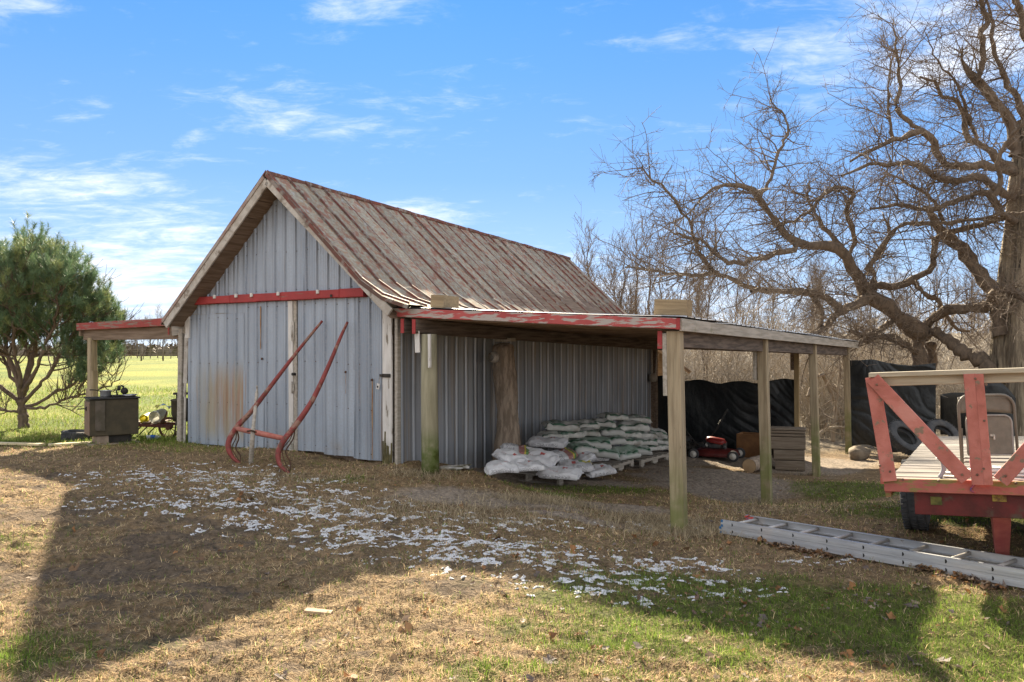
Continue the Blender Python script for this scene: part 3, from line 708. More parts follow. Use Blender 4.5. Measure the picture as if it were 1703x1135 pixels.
dm = lp.modifiers.new('d', 'DISPLACE'); dm.texture = tx; dm.strength = .035; dm.mid_level = .5
mb = MB(); mb.lathe([(0, 0), (.07, 0), (.08, -.03), (.075, -.09), (.05, -.12)], (.26, 1.86, 1.50), 'Y', 14); mb.build('branch_stub', m_rake, lp)
board('packing_block', (.22, 1.98, 1.75), (.48, 1.98, 1.75), .14, .05, m_wood_grey, lp)
# back post with bracket (under the far edge) and the post holding the dark plastic
bp = board('post', (3.0, 8.35, -.6), (3.0, 8.3, 1.72), .09, .05, M('tan_stud', (.34, .25, .13), (.26, .19, .10), s=3, st=(9, 9, .8), bump=.3), lean, (0, 1, 0))
board('nailed_board', (2.93, 8.32, 1.2), (2.93, 8.3, 1.7), .09, .04, m_wood_dark, lean, (0, 1, 0))
board('post', (.10, 8.36, -.6), (.10, 8.33, 1.8), .10, .10, m_wood_dark, lean, (0, 1, 0))
# ------------------------------------------------------------------ lean-to on the left
lean2 = thing('lean_to', 'low lean-to with red fascia on the left side of the barn, sheltering the stove', 'lean-to', CV, -TH)
LXO = -6.9
for k in range(9):
    mb = MB(); y0, y1 = -.02 + k * .6, -.02 + (k + 1) * .6 - .004; z = lambda x, y: 2.10 + (x + 4.3) * .022 - .02 * y
    c = [(LXO, y0), (-4.22, y0), (-4.22, y1), (LXO, y1)]
    vs = [(x, y, z(x, y)) for x, y in c] + [(x, y, z(x, y) - .02) for x, y in c]
    mb.add(vs, [(0, 1, 2, 3), (7, 6, 5, 4), (0, 4, 5, 1), (1, 5, 6, 2), (2, 6, 7, 3), (3, 7, 4, 0)]); mb.build('roof_board', m_tin, lean2)
board('fascia_board', (LXO, -.035, 1.985), (-4.44, -.035, 2.03), .025, .12, m_redpeel_dark, lean2)
board('corner_trim', (-4.435, -.05, 1.83), (-4.435, -.05, 2.06), .025, .02, m_redpeel_dark, lean2, (0, 1, 0))
board('beam', (LXO + .08, .05, 1.855), (-4.1, .05, 1.86), .05, .19, m_wood_darkx, lean2)
board('beam', (-4.40, .0, 1.91), (-4.08, .0, 1.95), .05, .2, m_wood_greyx, lean2)
board('beam', (LXO + .1, 5.0, 1.8), (-4.15, 5.0, 1.82), .05, .15, m_wood_darkx, lean2)
board('beam', (LXO + .05, -.02, 1.90), (LXO + .05, 5.3, 1.82), .05, .14, m_wood_dark, lean2)
for k in range(8): board('rafter', (LXO + .05, .6 + k * .6, 1.93 - .01 * k), (-4.15, .6 + k * .6, 2.0 - .01 * k), .04, .09, m_wood_darkx, lean2)
for (x, y) in ((-6.62, .06), (-6.62, 5.0)):
    v = LW(x, y); mb = MB(); z0 = zg(v.x, v.y) - .2; mb.beam((x, y, z0), (x, y, 1.80), .115, .115, .008, (0, 1, 0)); mb.beam((x + .09, y, z0), (x + .06, y, 1.25), .05, .1, .004, (0, 1, 0)); mb.beam((x - .085, y, z0), (x - .085, y, .95), .05, .1, .004, (0, 1, 0)); mb.build('post', m_post, lean2)
mb = MB(); mb.beam((-4.19, -.02, 0), (-4.17, 0, 1.92), .09, .09, .006, (0, 1, 0)); mb.build('post', m_wood_grey, lean2)
mb = MB(); mb.beam((-4.19, 5.0, -.3), (-4.17, 5, 1.8), .09, .09, .006, (0, 1, 0)); mb.build('post', m_wood_grey, lean2)
# ------------------------------------------------------------------ feed bags on pallets
m_bagw = M('white_feed_bag', (.66, .665, .68), (.56, .565, .59), s=9, rough=.5, bump=.35, bs=22, bd=.01, spec=.4, rnd=.08,
   layers=[dict(c=(.42, .04, .03), s=3, lo=-.2, hi=-.1, grad=[(0, .035, .045), (0, .115, .105), (1, -.03, -.02), (1, .05, .04), (2, .0, .01)], a=.9),
           dict(c=(.12, .12, .14), s=40, st=(1, 1.0, 3), lo=.5, hi=.56, grad=[(0, -.22, -.20), (0, .19, .17), (1, -.13, -.135), (2, .03, .0)], a=.8),
           dict(c=(.35, .10, .10), s=50, st=(1, 1.4, 3), lo=.52, hi=.56, grad=[(0, -.16, -.15), (0, .0, -.02), (1, -.10, -.095), (1, -.04, -.05)], a=.7),
           dict(c=(.30, .28, .25), s=5, lo=.52, hi=.75, a=.6)])
m_bagr = M('white_and_red_feed_bag', (.66, .665, .68), (.56, .565, .59), s=9, rough=.5, bump=.35, bs=22, bd=.01, spec=.4,
   layers=[dict(c=(.26, .055, .04), s=7, lo=.32, hi=.5, grad=[(0, .02, .04)], a=.85),
           dict(c=(.55, .50, .04), s=4, lo=-.2, hi=-.1, grad=[(0, .14, .145), (0, .175, .17)], a=.8), dict(c=(.07, .22, .05), s=4, lo=-.2, hi=-.1, grad=[(0, .17, .18), (0, .23, .22)], a=.9),
           dict(c=(.12, .12, .14), s=40, st=(1, 1.0, 3), lo=.5, hi=.56, grad=[(0, -.22, -.20), (0, -.04, -.06)], a=.8), dict(c=(.30, .28, .25), s=5, lo=.52, hi=.75, a=.6)])
m_bagy = M('white_feed_bag_with_yellow_corner', (.66, .665, .68), (.56, .565, .59), s=9, rough=.5, bump=.35, bs=22, bd=.01, spec=.4,
   layers=[dict(c=(.55, .50, .04), s=4, lo=-.2, hi=-.1, grad=[(0, .10, .12), (1, .02, .04)], a=.9), dict(c=(.08, .25, .05), s=4, lo=-.2, hi=-.1, grad=[(0, .04, .06), (0, .13, .11), (1, .02, .04)], a=.9),
           dict(c=(.42, .04, .03), s=3, lo=-.2, hi=-.1, grad=[(0, -.08, -.07), (0, .0, -.01), (1, -.04, -.03), (1, .04, .03)], a=.9), dict(c=(.12, .12, .14), s=40, st=(1, 1.0, 3), lo=.5, hi=.56, grad=[(0, -.22, -.20), (0, .19, .17), (1, -.13, -.135)], a=.8)])
m_bagg = M('grey_white_bag_with_green_band', (.58, .58, .55), (.45, .45, .42), s=7, rough=.55, bump=.4, bs=20, bd=.01, spec=.35, rnd=.14,
   layers=[dict(c=(.035, .14, .075), s=5, lo=.15, hi=.35, grad=[(1, -.155, -.145), (1, -.09, -.10)], a=.9), dict(c=(.05, .13, .09), s=4, lo=.5, hi=.62, grad=[(2, .01, .03)], a=.8), dict(c=(.25, .22, .18), s=5, lo=.52, hi=.7, a=.6)])
m_baggreen = M('green_and_white_bag', (.20, .28, .22), (.32, .38, .33), s=5, rough=.5, bump=.4, bs=20, bd=.01, spec=.4, rnd=.15,
   layers=[dict(c=(.46, .48, .46), s=4, lo=.55, hi=.62, a=.85), dict(c=(.02, .10, .05), s=5, lo=.3, hi=.4, grad=[(1, -.12, -.11), (1, -.07, -.08)], a=.9), dict(c=(.5, .5, .48), s=5, lo=.1, hi=.3, grad=[(1, -.12, -.16)], a=.9)])
def bag_mesh(seed, mat, L=.56, W_=.37, H=.125):
    nu, nv = 26, 18; mb = MB(); r_ = random.Random(seed)
    ph = [r_.random() * 6 for _ in range(6)]
    def pt(u, v, s):
        fx = math.copysign(abs(math.sin(u * math.pi / 2)) ** .8, u); fy = math.copysign(abs(math.sin(v * math.pi / 2)) ** .8, v)
        x = fx * L / 2 * (1 - .05 * fy * fy * (1 - abs(math.cos(ph[0])))); y = fy * W_ / 2 * (1 - .10 * fx ** 4)
        e = max(0, 1 - abs(u) ** 5) ** .5 * max(0, 1 - abs(v) ** 3.4) ** .55
        z = s * H / 2 * e * (1.0 if s > 0 else .75)
        if s > 0:
            nz_ = mnoise.noise(Vector((x * 7 + ph[1], y * 7 + ph[2], seed * 3.1))) * .034 + mnoise.noise(Vector((x * 18 + ph[3], y * 14, seed * 1.7))) * .018
            rid = abs(mnoise.noise(Vector((x * 5 + ph[4], y * 9, seed * 5.1)))); z += e * (nz_ - .03 * max(0, .22 - rid) * 4.5 * .5)
        z -= .035 * (fx * fx) * (.5 + .5 * math.sin(ph[5])) + .03 * fy * fy * .4
        return (x + .01 * math.sin(v * 4 + ph[1]), y + .012 * math.sin(u * 5 + ph[2]), z)
    top = [[pt(-1 + 2 * i / nu, -1 + 2 * j / nv, 1) for i in range(nu + 1)] for j in range(nv + 1)]
    bot = [[pt(-1 + 2 * i / nu, -1 + 2 * j / nv, -1) for i in range(nu + 1)] for j in range(nv + 1)]
    mb.grid(lambda a_, b_: top[round(b_ * nv)][round(a_ * nu)], nu, nv)
    mb.grid(lambda a_, b_: bot[round(b_ * nv)][round(a_ * nu)], nu, nv, flip=True)
    for s in (-1, 1):  # stitched end flap
        vs = []
        for j in range(nv + 1):
            x, y, z = top[j][0 if s < 0 else nu]; vs += [(x, y, z), (x + s * .028, y * 1.02, z - .012 + .008 * math.sin(j * 1.3 + ph[3]))]
        mb.add(vs, [(2 * j, 2 * j + 2, 2 * j + 3, 2 * j + 1) for j in range(nv)], True)
    return mb.mesh('feed_bag', mat)
BM = {k: [bag_mesh(10 * i + s, m) for s in range(3)] for i, (k, m) in enumerate((('W', m_bagw), ('R', m_bagr), ('Y', m_bagy), ('G', m_bagg), ('N', m_baggreen)))}
BAGS = [ # crop x, crop y, width (crop px), kind, local x, yaw, pitch, roll, label
 (175, 522, 215, 'W', 1.05, 15, -4, 12, 'plain white feed bag slumped off the left end of the front pallet'),
 (245, 440, 190, 'W', 1.0, -35, 18, 8, 'white feed bag leaning down behind the leftmost slumped bag'),
 (375, 520, 185, 'W', 1.25, 20, 0, 4, 'short white bag seen end-on, second from the left along the bottom'),
 (295, 388, 170, 'R', .75, 10, 10, 10, 'bag with red and green print half hidden behind the left white bags'),
 (470, 440, 330, 'W', 1.05, -12, 10, 24, 'largest white feed bag, tilted on top of the front pile'),
 (655, 575, 350, 'W', 1.45, -8, 2, 10, 'long white feed bag with red square lying along the front of the pallet'),
 (670, 430, 190, 'R', .95, 35, -10, 12, 'red printed bag wedged right of the largest white bag'),
 (790, 520, 280, 'Y', 1.25, 12, 0, 14, 'white feed bag with yellow and green corner above the long front bag'),
 (820, 440, 200, 'W', 1.0, -28, 8, 18, 'crumpled white bag in the middle of the front pile, over the yellow-cornered bag'),
 (940, 435, 200, 'W', .95, 25, -6, 18, 'white bag with small red mark at the right side of the front pile'),
 (985, 552, 190, 'W', 1.5, 30, -6, 10, 'white feed bag slumped off the right end of the front pallet'),
 (555, 322, 325, 'W', .7, -6, 2, 6, 'straight white feed bag with red square crowning the front pile'),
 (600, 262, 200, 'G', .62, -5, 0, 6, 'grey bag at the left end of the rear pile, under the topmost left bag'),
 (760, 330, 200, 'N', .72, 5, 0, 8, 'green banded bag just right of the crowning white bag'),
 (670, 185, 300, 'G', .66, -6, 4, 10, 'topmost left bag of the rear pile with a dark slit'),
 (860, 172, 190, 'G', .68, 8, -2, 10, 'bag with green stripe beside the topmost left bag'),
 (1010, 158, 180, 'G', .70, -8, 2, 10, 'bag with green stripe in the top row, third from the left'),
 (735, 252, 190, 'G', .78, 6, 0, 6, 'second-row bag with green edge below the topmost left bag'),
 (870, 235, 180, 'G', .80, -6, 0, 6, 'second-row bag with green edge, left of the crumpled green one'),
 (1065, 232, 260, 'N', .86, 10, 4, 10, 'crumpled green and white bag bulging from the second row'),
 (930, 320, 300, 'N', .92, -10, 6, 16, 'greenish bag sloping down in the middle of the rear pile'),
 (840, 372, 200, 'N', .95, 12, 4, 16, 'dark green bag low down behind the front pile'),
 (1030, 400, 240, 'N', 1.12, -16, 8, 22, 'green bag with a bright green stripe hanging toward the right of the front pile'),
 (1200, 408, 240, 'N', 1.22, 10, -4, 28, 'pale green bag hanging over the edge of the middle pallet'),
 (1310, 382, 190, 'N', 1.12, -14, 4, 20, 'pale green bag just above the gap between the two rear pallets'),
 (1090, 305, 210, 'N', .98, 8, 0, 10, 'pale green bag in the third row of the rear pile'),
 (1100, 108, 240, 'G', .74, 12, 2, 6, 'crumpled bag on the very top left of the tall stack'),
 (1275, 128, 260, 'G', .86, -4, 0, 5, 'highest bag of the tall stack at the right'),
 (1240, 188, 310, 'G', .96, 4, 0, 6, 'wide grey bag second from the top of the tall stack'),
 (1225, 250, 200, 'G', 1.02, -6, 0, 8, 'third bag down in the tall stack, left half'),
 (1350, 255, 210, 'G', 1.04, 6, 0, 8, 'third bag down in the tall stack, right half'),
 (1450, 236, 210, 'G', .96, -22, 14, 10, 'bag sagging off the right shoulder of the tall stack'),
 (1225, 312, 190, 'G', 1.10, 6, 0, 8, 'fourth-row bag of the tall stack above the pale green ones'),
 (1355, 312, 210, 'G', 1.12, -5, 0, 8, 'fourth-row grey bag of the tall stack, centre right'),
 (1480, 308, 160, 'G', 1.08, 14, 6, 8, 'fourth-row grey bag at the right end of the tall stack'),
 (1415, 362, 180, 'G', 1.16, 6, 0, 6, 'bottom grey bag on the far right pallet, left one'),
 (1485, 352, 140, 'G', 1.12, -10, 2, 6, 'bottom grey bag on the far right pallet, right one'),
]
for i, (cx, cy, wx, kd, lx, yaw, pt_, rl, lab) in enumerate(BAGS):
    px, py = 800 + cx / 5.009, 670 + cy / 5.009
    ly, z = SD(px, py, lx); v = LW(lx, ly, z - .01)
    need = wx / 5.009 * v.y / FPX; sc = min(1.25, max(.72, need / .58))
    o = link('feed_bag', BM[kd][i % 3], None, None, v, (R(rl) * .9, R(pt_), R(yaw) + (R(20) if kd in 'GN' else R(-8))))
    o.scale = (sc, max(.85, sc * .95), min(1.15, max(.85, sc)))
    tag(o, lab, 'feed bag', 'white feed bags heaped on the pallets' if kd in 'WRY' else 'green banded bags stacked on the rear pallets')
def pallet(x0, y0, z, w_, d, label, rz=0):
    v = LW(x0, y0, z); t = thing('pallet', label, 'pallet', v, -TH + rz, 'wooden pallets under the feed bags')
    for k in range(3):
        for q in range(3): pass
    for k in range(3):   # notched stringers along y
        x = -w_ + .02 + k * (w_ - .04) / 2; mb = MB()
        mb.box((x, d / 2, .085), (.035, d, .045), None, .003)
        for (c, L) in ((.06, .12), (d / 2, .2), (d - .06, .12)): mb.box((x, c, .04), (.034, L, .05), None, .003)
        mb.build('stringer', m_wood_grey, t)
    for k in range(6): board('slat', (-w_, .04 + k * (d - .08) / 5, .117), (0, .04 + k * (d - .08) / 5, .117), .085, .017, m_wood_greyx, t)
    for k in range(3): board('slat', (-w_, .05 + k * (d - .1) / 2, .008), (0, .05 + k * (d - .1) / 2, .008), .085, .016, m_wood_greyx, t)
    return t
gp = G(930, 808)
lx = (gp - CV).dot(AV); ly = (gp - CV).dot(BV)
pallet(lx, ly, gp.z + .0, 1.0, 1.05, 'front pallet carrying the white feed bags')
g2 = LW(1.35, 0); 
ya, _ = SD(1012, 778, 1.38); yb_, _ = SD(1062, 768, 1.38)
pallet(1.38, ya, float(zbase(*LW(1.38, ya).xy)), 1.0, 1.05, 'middle pallet, partly bare, behind the white feed bags', R(2))
pallet(1.40, ya + 1.22, float(zbase(*LW(1.40, ya + 1.2).xy)) + .02, 1.0, 1.1, 'far pallet under the tall stack of grey bags', R(-3))
# splintered white scraps by the round pole
mb = MB(); g = G(745, 783)
for k in range(9):
    a_ = -.25 + k * .05; p = Vector((g.x - .15 + .01 * k, g.y + .02 * k, g.z + .03)); mb.beam(p, p + Vector((.28 + .1 * random.random(), .05 * (k - 4) * .4, -.01 + .02 * random.random())), .03, .012, .002)
tag(mb.build('wood_scrap', m_white), 'bundle of splintered white wood scraps on the dirt beside the round pole', 'wood scraps')

# ------------------------------------------------------------------ lumber blocks on the lean-to roof
def gpt(px, py): return G(px, py)
m_block = woodmat('tan_lumber_block', (.30, .23, .14), (.22, .165, .10), ax=0)
x, z = FR(740, 508, .0); xx = x
for (px0, px1, py0, py1, yl, dd, lab, rz) in ((729, 750, 488, 509, .15, .35, 'small square timber offcut weighting the lean-to roof near the barn', 4), (1090, 1148, 497, 524, .15, .14, 'longer timber block weighting the outer corner of the lean-to roof', -6)):
    xa, za = FR(px0, py1, yl); xb, zb2 = FR(px1, py0, yl); xc = (xa + xb) / 2; wv = xb - xa
    zc = zlean(xc, yl) + .018; h = (py1 - py0) * (LW(xc, yl).y) / FPX
    mb = MB(); mb.box((0, 0, h / 2), (wv * .96, dd, h), None, .008)
    tag(mb.build('timber_block', m_block, None, LW(xc, yl, zc), (0, math.atan(.055), -TH + R(rz))), lab, 'timber block', 'timber blocks on the lean-to roof')

# ------------------------------------------------------------------ red iron-tipped shafts leaning on the doors
t = thing('leaning_shafts', 'old red curved wooden shafts joined by a crossbar, leaning on the barn doors', 'farm implement', G(440, 775))
o0 = t.location.copy()
m_shaft = M('faded_red_shaft', (.24, .05, .045), (.16, .035, .03), s=6, st=(1, 1, 1), rough=.6, bump=.3, bs=20, layers=[dict(c=(.25, .15, .11), s=7, lo=.52, hi=.60, a=.85), dict(c=(.09, .05, .035), s=16, lo=.55, hi=.62, a=.8)])
m_shaft_l = M('pink_worn_crossbar', (.40, .16, .12), (.32, .10, .08), s=6, rough=.7, bump=.3)
def shaft(trace, Y0, Y1, ybase):
    pts = []
    for i, (px, py, f) in enumerate(trace): pts.append(P(px, py, Y0 + (Y1 - Y0) * f) - o0)
    return pts
def smoothpath(pts, k=5):
    out = []
    n = len(pts)
    for i in range(n - 1):
        p0 = pts[max(0, i - 1)]; p1 = pts[i]; p2 = pts[i + 1]; p3 = pts[min(n - 1, i + 2)]
        for j in range(k):
            s = j / k; out.append(.5 * ((2 * p1) + (p2 - p0) * s + (2 * p0 - 5 * p1 + 4 * p2 - p3) * s * s + (3 * p1 - p0 - 3 * p2 + p3) * s ** 3))
    return out + [pts[-1]]
wl = lambda px, py, off=.1: (lambda r: r * ((CV - BV * off).dot(BV) / (r.x * BV.x + r.y * BV.y)) + Vector((0, 0, EYE)))(ray(px, py))
def traced(tr, topoff, Yb):
    top = wl(tr[0][0], tr[0][1], topoff); n = len(tr); z0 = P(tr[-1][0], tr[-1][1], Yb).z; pts = []
    for (px, py) in tr:
        # interpolate depth with height between the foot and the wall
        Y = Yb
        for _ in range(12):
            z = P(px, py, Y).z; f = (z - z0) / (top.z - z0); f = max(0, min(1, f)); Y = Yb + (top.y - Yb) * f ** .9
        pts.append(P(px, py, Y) - o0)
    return smoothpath(pts)
gl = G(400, 772); gr_ = G(483, 789)
pa = traced([(536, 534), (500, 578), (462, 627), (420, 682), (396, 708), (382, 730), (380, 746), (387, 761), (400, 772)], .09, gl.y)
pb = traced([(578, 536), (566, 562), (545, 612), (520, 665), (495, 703), (474, 730), (463, 752), (466, 774), (483, 789)], .09, gr_.y)
for p_ in (pa, pb):
    n = len(p_); mb = MB(); rr = [.016 + .020 * min(1, i / n * 2.2) - (.022 * max(0, (i / n - .72)) / .28) for i in range(n)]
    mb.tube(p_, rr, 9); mb.build('shaft', m_shaft, t)
    # the iron strap running inside the curved foot
    a0 = p_[int(n * .52)]; m0 = p_[int(n * .75)]; e0 = p_[-1]
    inn = Vector((.075, .05, 0)); mb = MB()
    mb.tube(smoothpath([a0, (a0 + m0) / 2 + inn * .9, m0 + inn, (m0 + e0) / 2 + inn * .8, e0 + Vector((-.01, 0, .02))]), .009, 6)
    mb.tube(smoothpath([a0 + Vector((0, .03, .02)), (a0 + m0) / 2 + inn * .5, m0 + inn * .5, e0 + Vector((-.02, .02, .03))]), .006, 5)
    mb.build('iron_strap', m_rustbrown, t)
ca = min(pa, key=lambda p: (P(391, 713, gl.y + .35) - o0 - p).length); cb = min(pb, key=lambda p: (P(474, 730, gr_.y + .35) - o0 - p).length)
mb = MB(); mb.tube([ca, ca * .5 + cb * .5, cb], [.03, .036, .03], 10); mb.build('crossbar', m_shaft_l, t)
gs = G(417, 771); st_top = P(427, 655, gs.y + .32) - o0; st_mid = (ca * .62 + cb * .38) + Vector((0, -.05, 0))
mb = MB(); mb.tube(smoothpath([st_top + Vector((0, .0, .10)), st_top, st_mid, gs - o0 + Vector((0, 0, -.03))]), [.010] * 5 + [.022] * 5 + [.03] * 6, 9); mb.build('prop_stick', m_wood_grey, t)
mb = MB(); mb.tube([st_mid + Vector((-.06, -.03, .02)), st_mid + Vector((0, -.05, .03)), st_mid + Vector((.06, 0, .0))], .012, 6); mb.build('iron_clasp', m_rustbrown, t)

# ------------------------------------------------------------------ wood stove and its clutter under the left lean-to
v = G(178, 741); v.y -= 0; m_stove = M('brown_black_stove_iron', (.060, .052, .035), (.085, .07, .045), s=7, rough=.75, metal=.1, bump=.4)
m_stove2 = M('brown_stove_side', (.20, .14, .10), (.15, .10, .07), s=7, rough=.8, bump=.4)
t = thing('wood_stove', 'boxy brown iron wood stove on a stone block beneath the left lean-to', 'wood stove', (v.x - .0, v.y + .15, zg(v.x, v.y) + .0), R(36))
sw, sdp, sh, zb0 = .66, .46, .54, .13
mb = MB(); mb.box((0, 0, zb0 + sh / 2), (sw, sdp, sh), None, .01); body = mb.build('body', m_stove, t)
mb = MB(); mb.box((0, 0, zb0 + sh + .012), (sw + .04, sdp + .04, .022), None, .006); mb.build('top_plate', m_black, t)
mb = MB(); mb.box((-sw / 2 - .008, .0, zb0 + sh / 2 - .01), (.014, sdp * .94, sh * .92), None, .004); sp_ = mb.build('side_panel', m_stove2, t)
mb = MB(); mb.tube([(-sw / 2 - .02, .0, zb0 + sh * .74), (-sw / 2 - .07, .02, zb0 + sh * .74), (-sw / 2 - .12, .10, zb0 + sh * .72)], .009, 6); mb.box((-sw / 2 - .02, 0, zb0 + sh * .74), (.02, .03, .06)); mb.build('door_handle', m_black, sp_)
mb = MB(); mb.box((-sw * .5 + .13, -sdp / 2 - .012, zb0 + sh * .56), (.13, .02, sh * .82), None, .004); mb.build('flue_cover', M('worn_grey_strip', (.12, .10, .08), (.08, .07, .05), s=8, bump=.3), t)
mb = MB(); mb.box((.04, 0, zb0 / 2 + .0), (sw * .62, sdp * .7, zb0 + .02), None, .01); mb.build('block', m_black, t)
mb = MB(); mb.box((-.16, 0, zb0 / 2), (.16, sdp * .9, zb0), None, .012); mb.build('stone', M('pale_stone', (.30, .24, .18), (.22, .17, .13), s=9, bump=.4), t)
mb = MB(); mb.box((.0, -.0, -.005), (.72, .5, .03), None, .008); mb.build('slab', M('concrete_slab', (.32, .26, .2), (.24, .2, .15), s=9, bump=.4), t)
zt = zb0 + sh + .024
mt = t.matrix_basis.copy() if False else Matrix.Translation(t.location) @ Matrix.Rotation(R(36), 4, 'Z')
m_alu = M('dented_aluminium', (.55, .56, .57), (.45, .46, .48), s=6, rough=.35, metal=.8, bump=.15)
pt_ = thing('saucepan', 'dented silver saucepan standing on the stove top', 'saucepan', mt @ Vector((-.08, .05, zt)), R(36))
mb = MB(); mb.lathe([(0, .0), (.07, 0), (.078, .02), (.08, .095), (.085, .1), (.074, .096), (.07, .01), (0, .008)], (0, 0, 0), 'Z', 20); mb.build('pan_body', m_alu, pt_)
mb = MB(); mb.tube([(-.08, 0, .09), (-.14, -.02, .11), (-.22, -.02, .115)], [.008, .008, .011], 6); mb.build('handle', m_black, pt_)
tg_ = thing('iron_grate', 'heap of black cast iron stove fittings on the stove top', 'stove fittings', mt @ Vector((.12, -.02, zt)), R(36))
mb = MB(); mb.box((0, 0, .015), (.26, .2, .025), None, .006); mb.build('plate', m_black, tg_)
mb = MB(); mb.lathe([(0, -.03), (.05, -.03), (.055, 0), (.05, .03), (0, .03)], (.05, 0, .085), 'Y', 14); mb.lathe([(.03, -.02), (.045, 0), (.03, .02)], (-.02, .03, .13), 'X', 12); mb.build('fitting', m_black, tg_)
mb = MB(); mb.tube([(-.05, 0, .03), (-.06, .02, .09), (0, .03, .14)], .012, 6); mb.tube([(.02, -.03, .12), (.04, 0, .155), (.0, .02, .17)], .014, 6); mb.build('lever', m_black, tg_)
pl_ = thing('pie_tin', 'shallow grey tin lying at the right edge of the stove top', 'tin', mt @ Vector((.235, -.08, zt)), 0)
mb = MB(); mb.lathe([(0, .0), (.07, .0), (.10, .035), (.106, .036), (.075, -.002 + .006), (0, .006)], (0, 0, 0), 'Z', 20); mb.build('tin_body', m_alu, pl_)
# wheel rim and wheeled cart with buckets behind it
def wheel(parent, name, c, r, axis_='Y', n=12, mat=m_rustbrown, rim=.02, yaw=0):
    mb = MB(); pts = [(c[0] + r * math.cos(a_), c[1], c[2] + r * math.sin(a_)) for a_ in [2 * math.pi * k / 28 for k in range(29)]]
    mb.tube(pts, rim, 6, cap=False); w_ = mb.build(name, mat, parent)
    for k in range(n):
        a_ = math.pi * 2 * k / n; mb = MB(); mb.tube([c, (c[0] + r * math.cos(a_), c[1], c[2] + r * math.sin(a_))], .006, 5); mb.build('spoke', mat, w_)
    mb = MB(); mb.tube([(c[0], c[1] - .05, c[2]), (c[0], c[1] + .05, c[2])], .04, 10); mb.build('hub', mat, w_)
    return w_
Yc = 13.2
gcart = P(281, 725, Yc); gcart.z = zg(gcart.x, gcart.y)
t = thing('handcart', 'rusty flat handcart with one spoked iron wheel, behind the stove', 'handcart', gcart)
wheel(t, 'wheel', Vector((0, 0, .15)), .155)
m_redrail = M('dark_red_rail', (.11, .035, .03), (.07, .03, .025), s=9, bump=.3)
board('frame', (-.72, 0, .20), (.06, 0, .17), .05, .05, m_redrail, t)
board('frame', (-.72, .4, .20), (.06, .4, .17), .05, .05, m_redrail, t)
mb = MB(); mb.tube([(-.34, 0, .18), (-.52, 0, 0.0)], .01, 6); mb.tube([(-.44, 0, .18), (-.62, 0, .0)], .01, 6); mb.tube([(-.34, .4, .18), (-.52, .4, 0)], .01, 6); mb.build('leg', m_black, t)
for k in range(4): board('slat', (-.7 + k * .17, -.02, .235), (-.7 + k * .17, .42, .235), .12, .018, m_wood_dark, t)
mb = MB(); mb.tube([(-.10, 0, .2), (-.06, 0, .33), (-.03, 0, .42)], .012, 6); mb.build('upright', m_rustbrown, t)
m_bucket = M('translucent_white_plastic', (.72, .72, .66), (.6, .6, .54), s=5, rough=.4, bump=.05, trans=.35)
def bucket(loc, r_, L, rot, mat, label, name='bucket', group=None):
    mb = MB(); mb.lathe([(0, 0), (r_ * .85, 0), (r_ * .88, .01), (r_, L), (r_ * 1.06, L), (r_ * 1.06, L - .02), (r_, L - .022)], (0, 0, 0), 'Z', 24); mb.lathe([(r_ * .96, L), (r_ * .84, .015), (0, .015)], (0, 0, 0), 'Z', 24)
    b_ = tag(mb.build(name, mat, None, loc, rot), label, 'bucket', group); return b_
cw = Vector(gcart)
bucket(cw + Vector((-.20, .24, .36)), .10, .26, (R(100), 0, R(-6)), m_bucket, 'white plastic bucket lying open end forward on the handcart')
bucket(cw + Vector((-.42, .22, .325)), .065, .24, (R(98), 0, R(4)), M('yellow_plastic', (.62, .58, .08), (.5, .46, .06), s=5, rough=.5, trans=.3), 'small yellow bucket lying beside the white one on the handcart')
mb = MB(); mb.grid(lambda a_, b_: (-.12 + a_ * .24, .02 + b_ * .16, .06 * math.sin(a_ * 3.1) * (1 - .3 * b_) + .02 * math.sin(a_ * 9 + b_ * 5)), 8, 6)
tag(mb.build('feed_scoop', m_alu, None, cw + Vector((-.24, .22, .45))), 'bent grey metal scoop lying on top of the white bucket', 'scoop')
# water bottle
g = G(252, 733); mb = MB(); mb.lathe([(0, 0), (.032, .002), (.035, .02), (.035, .15), (.014, .19), (.014, .21), (0, .21)], (0, 0, 0), 'X', 14)
bt = tag(mb.build('water_bottle', M('clear_plastic', (.75, .8, .85), rough=.15, bump=0, trans=.5), None, (g.x - .08, g.y, zg(g.x, g.y) + .04), (0, 0, .3)), 'empty clear water bottle with blue label lying on the grass', 'bottle')
mb = MB(); mb.lathe([(.0365, .06), (.0365, .13)], (0, 0, 0), 'X', 14); mb.build('label_band', M('blue_label', (.02, .12, .5), rough=.5, bump=0), bt)
# barrel planter by the barn post
g = P(294, 722, 12.9); mb = MB()
t = thing('smoker_barrel', 'brown metal grill barrel half hidden behind the left barn post', 'grill', (g.x, g.y, zg(g.x, g.y)), 0)
mb = MB(); mb.lathe([(0, .28), (.12, .28), (.155, .40), (.16, .60), (.17, .61), (.165, .63), (0, .66)], (.08, 0, 0), 'Z', 18); mb.build('barrel', m_stove, t)
mb = MB(); mb.box((.06, 0, .72), (.2, .1, .035), None, .006); mb.tube([(.0, 0, .64), (.0, 0, .71)], .012, 6); mb.tube([(.12, 0, .64), (.12, 0, .71)], .012, 6); mb.build('lid_handle', m_black, t)
for k in range(3): mb = MB(); a_ = k * 2.1; mb.tube([(.08 + .1 * math.cos(a_), .1 * math.sin(a_), .3), (.08 + .15 * math.cos(a_), .15 * math.sin(a_), 0)], .012, 6); mb.build('leg', m_black, t)
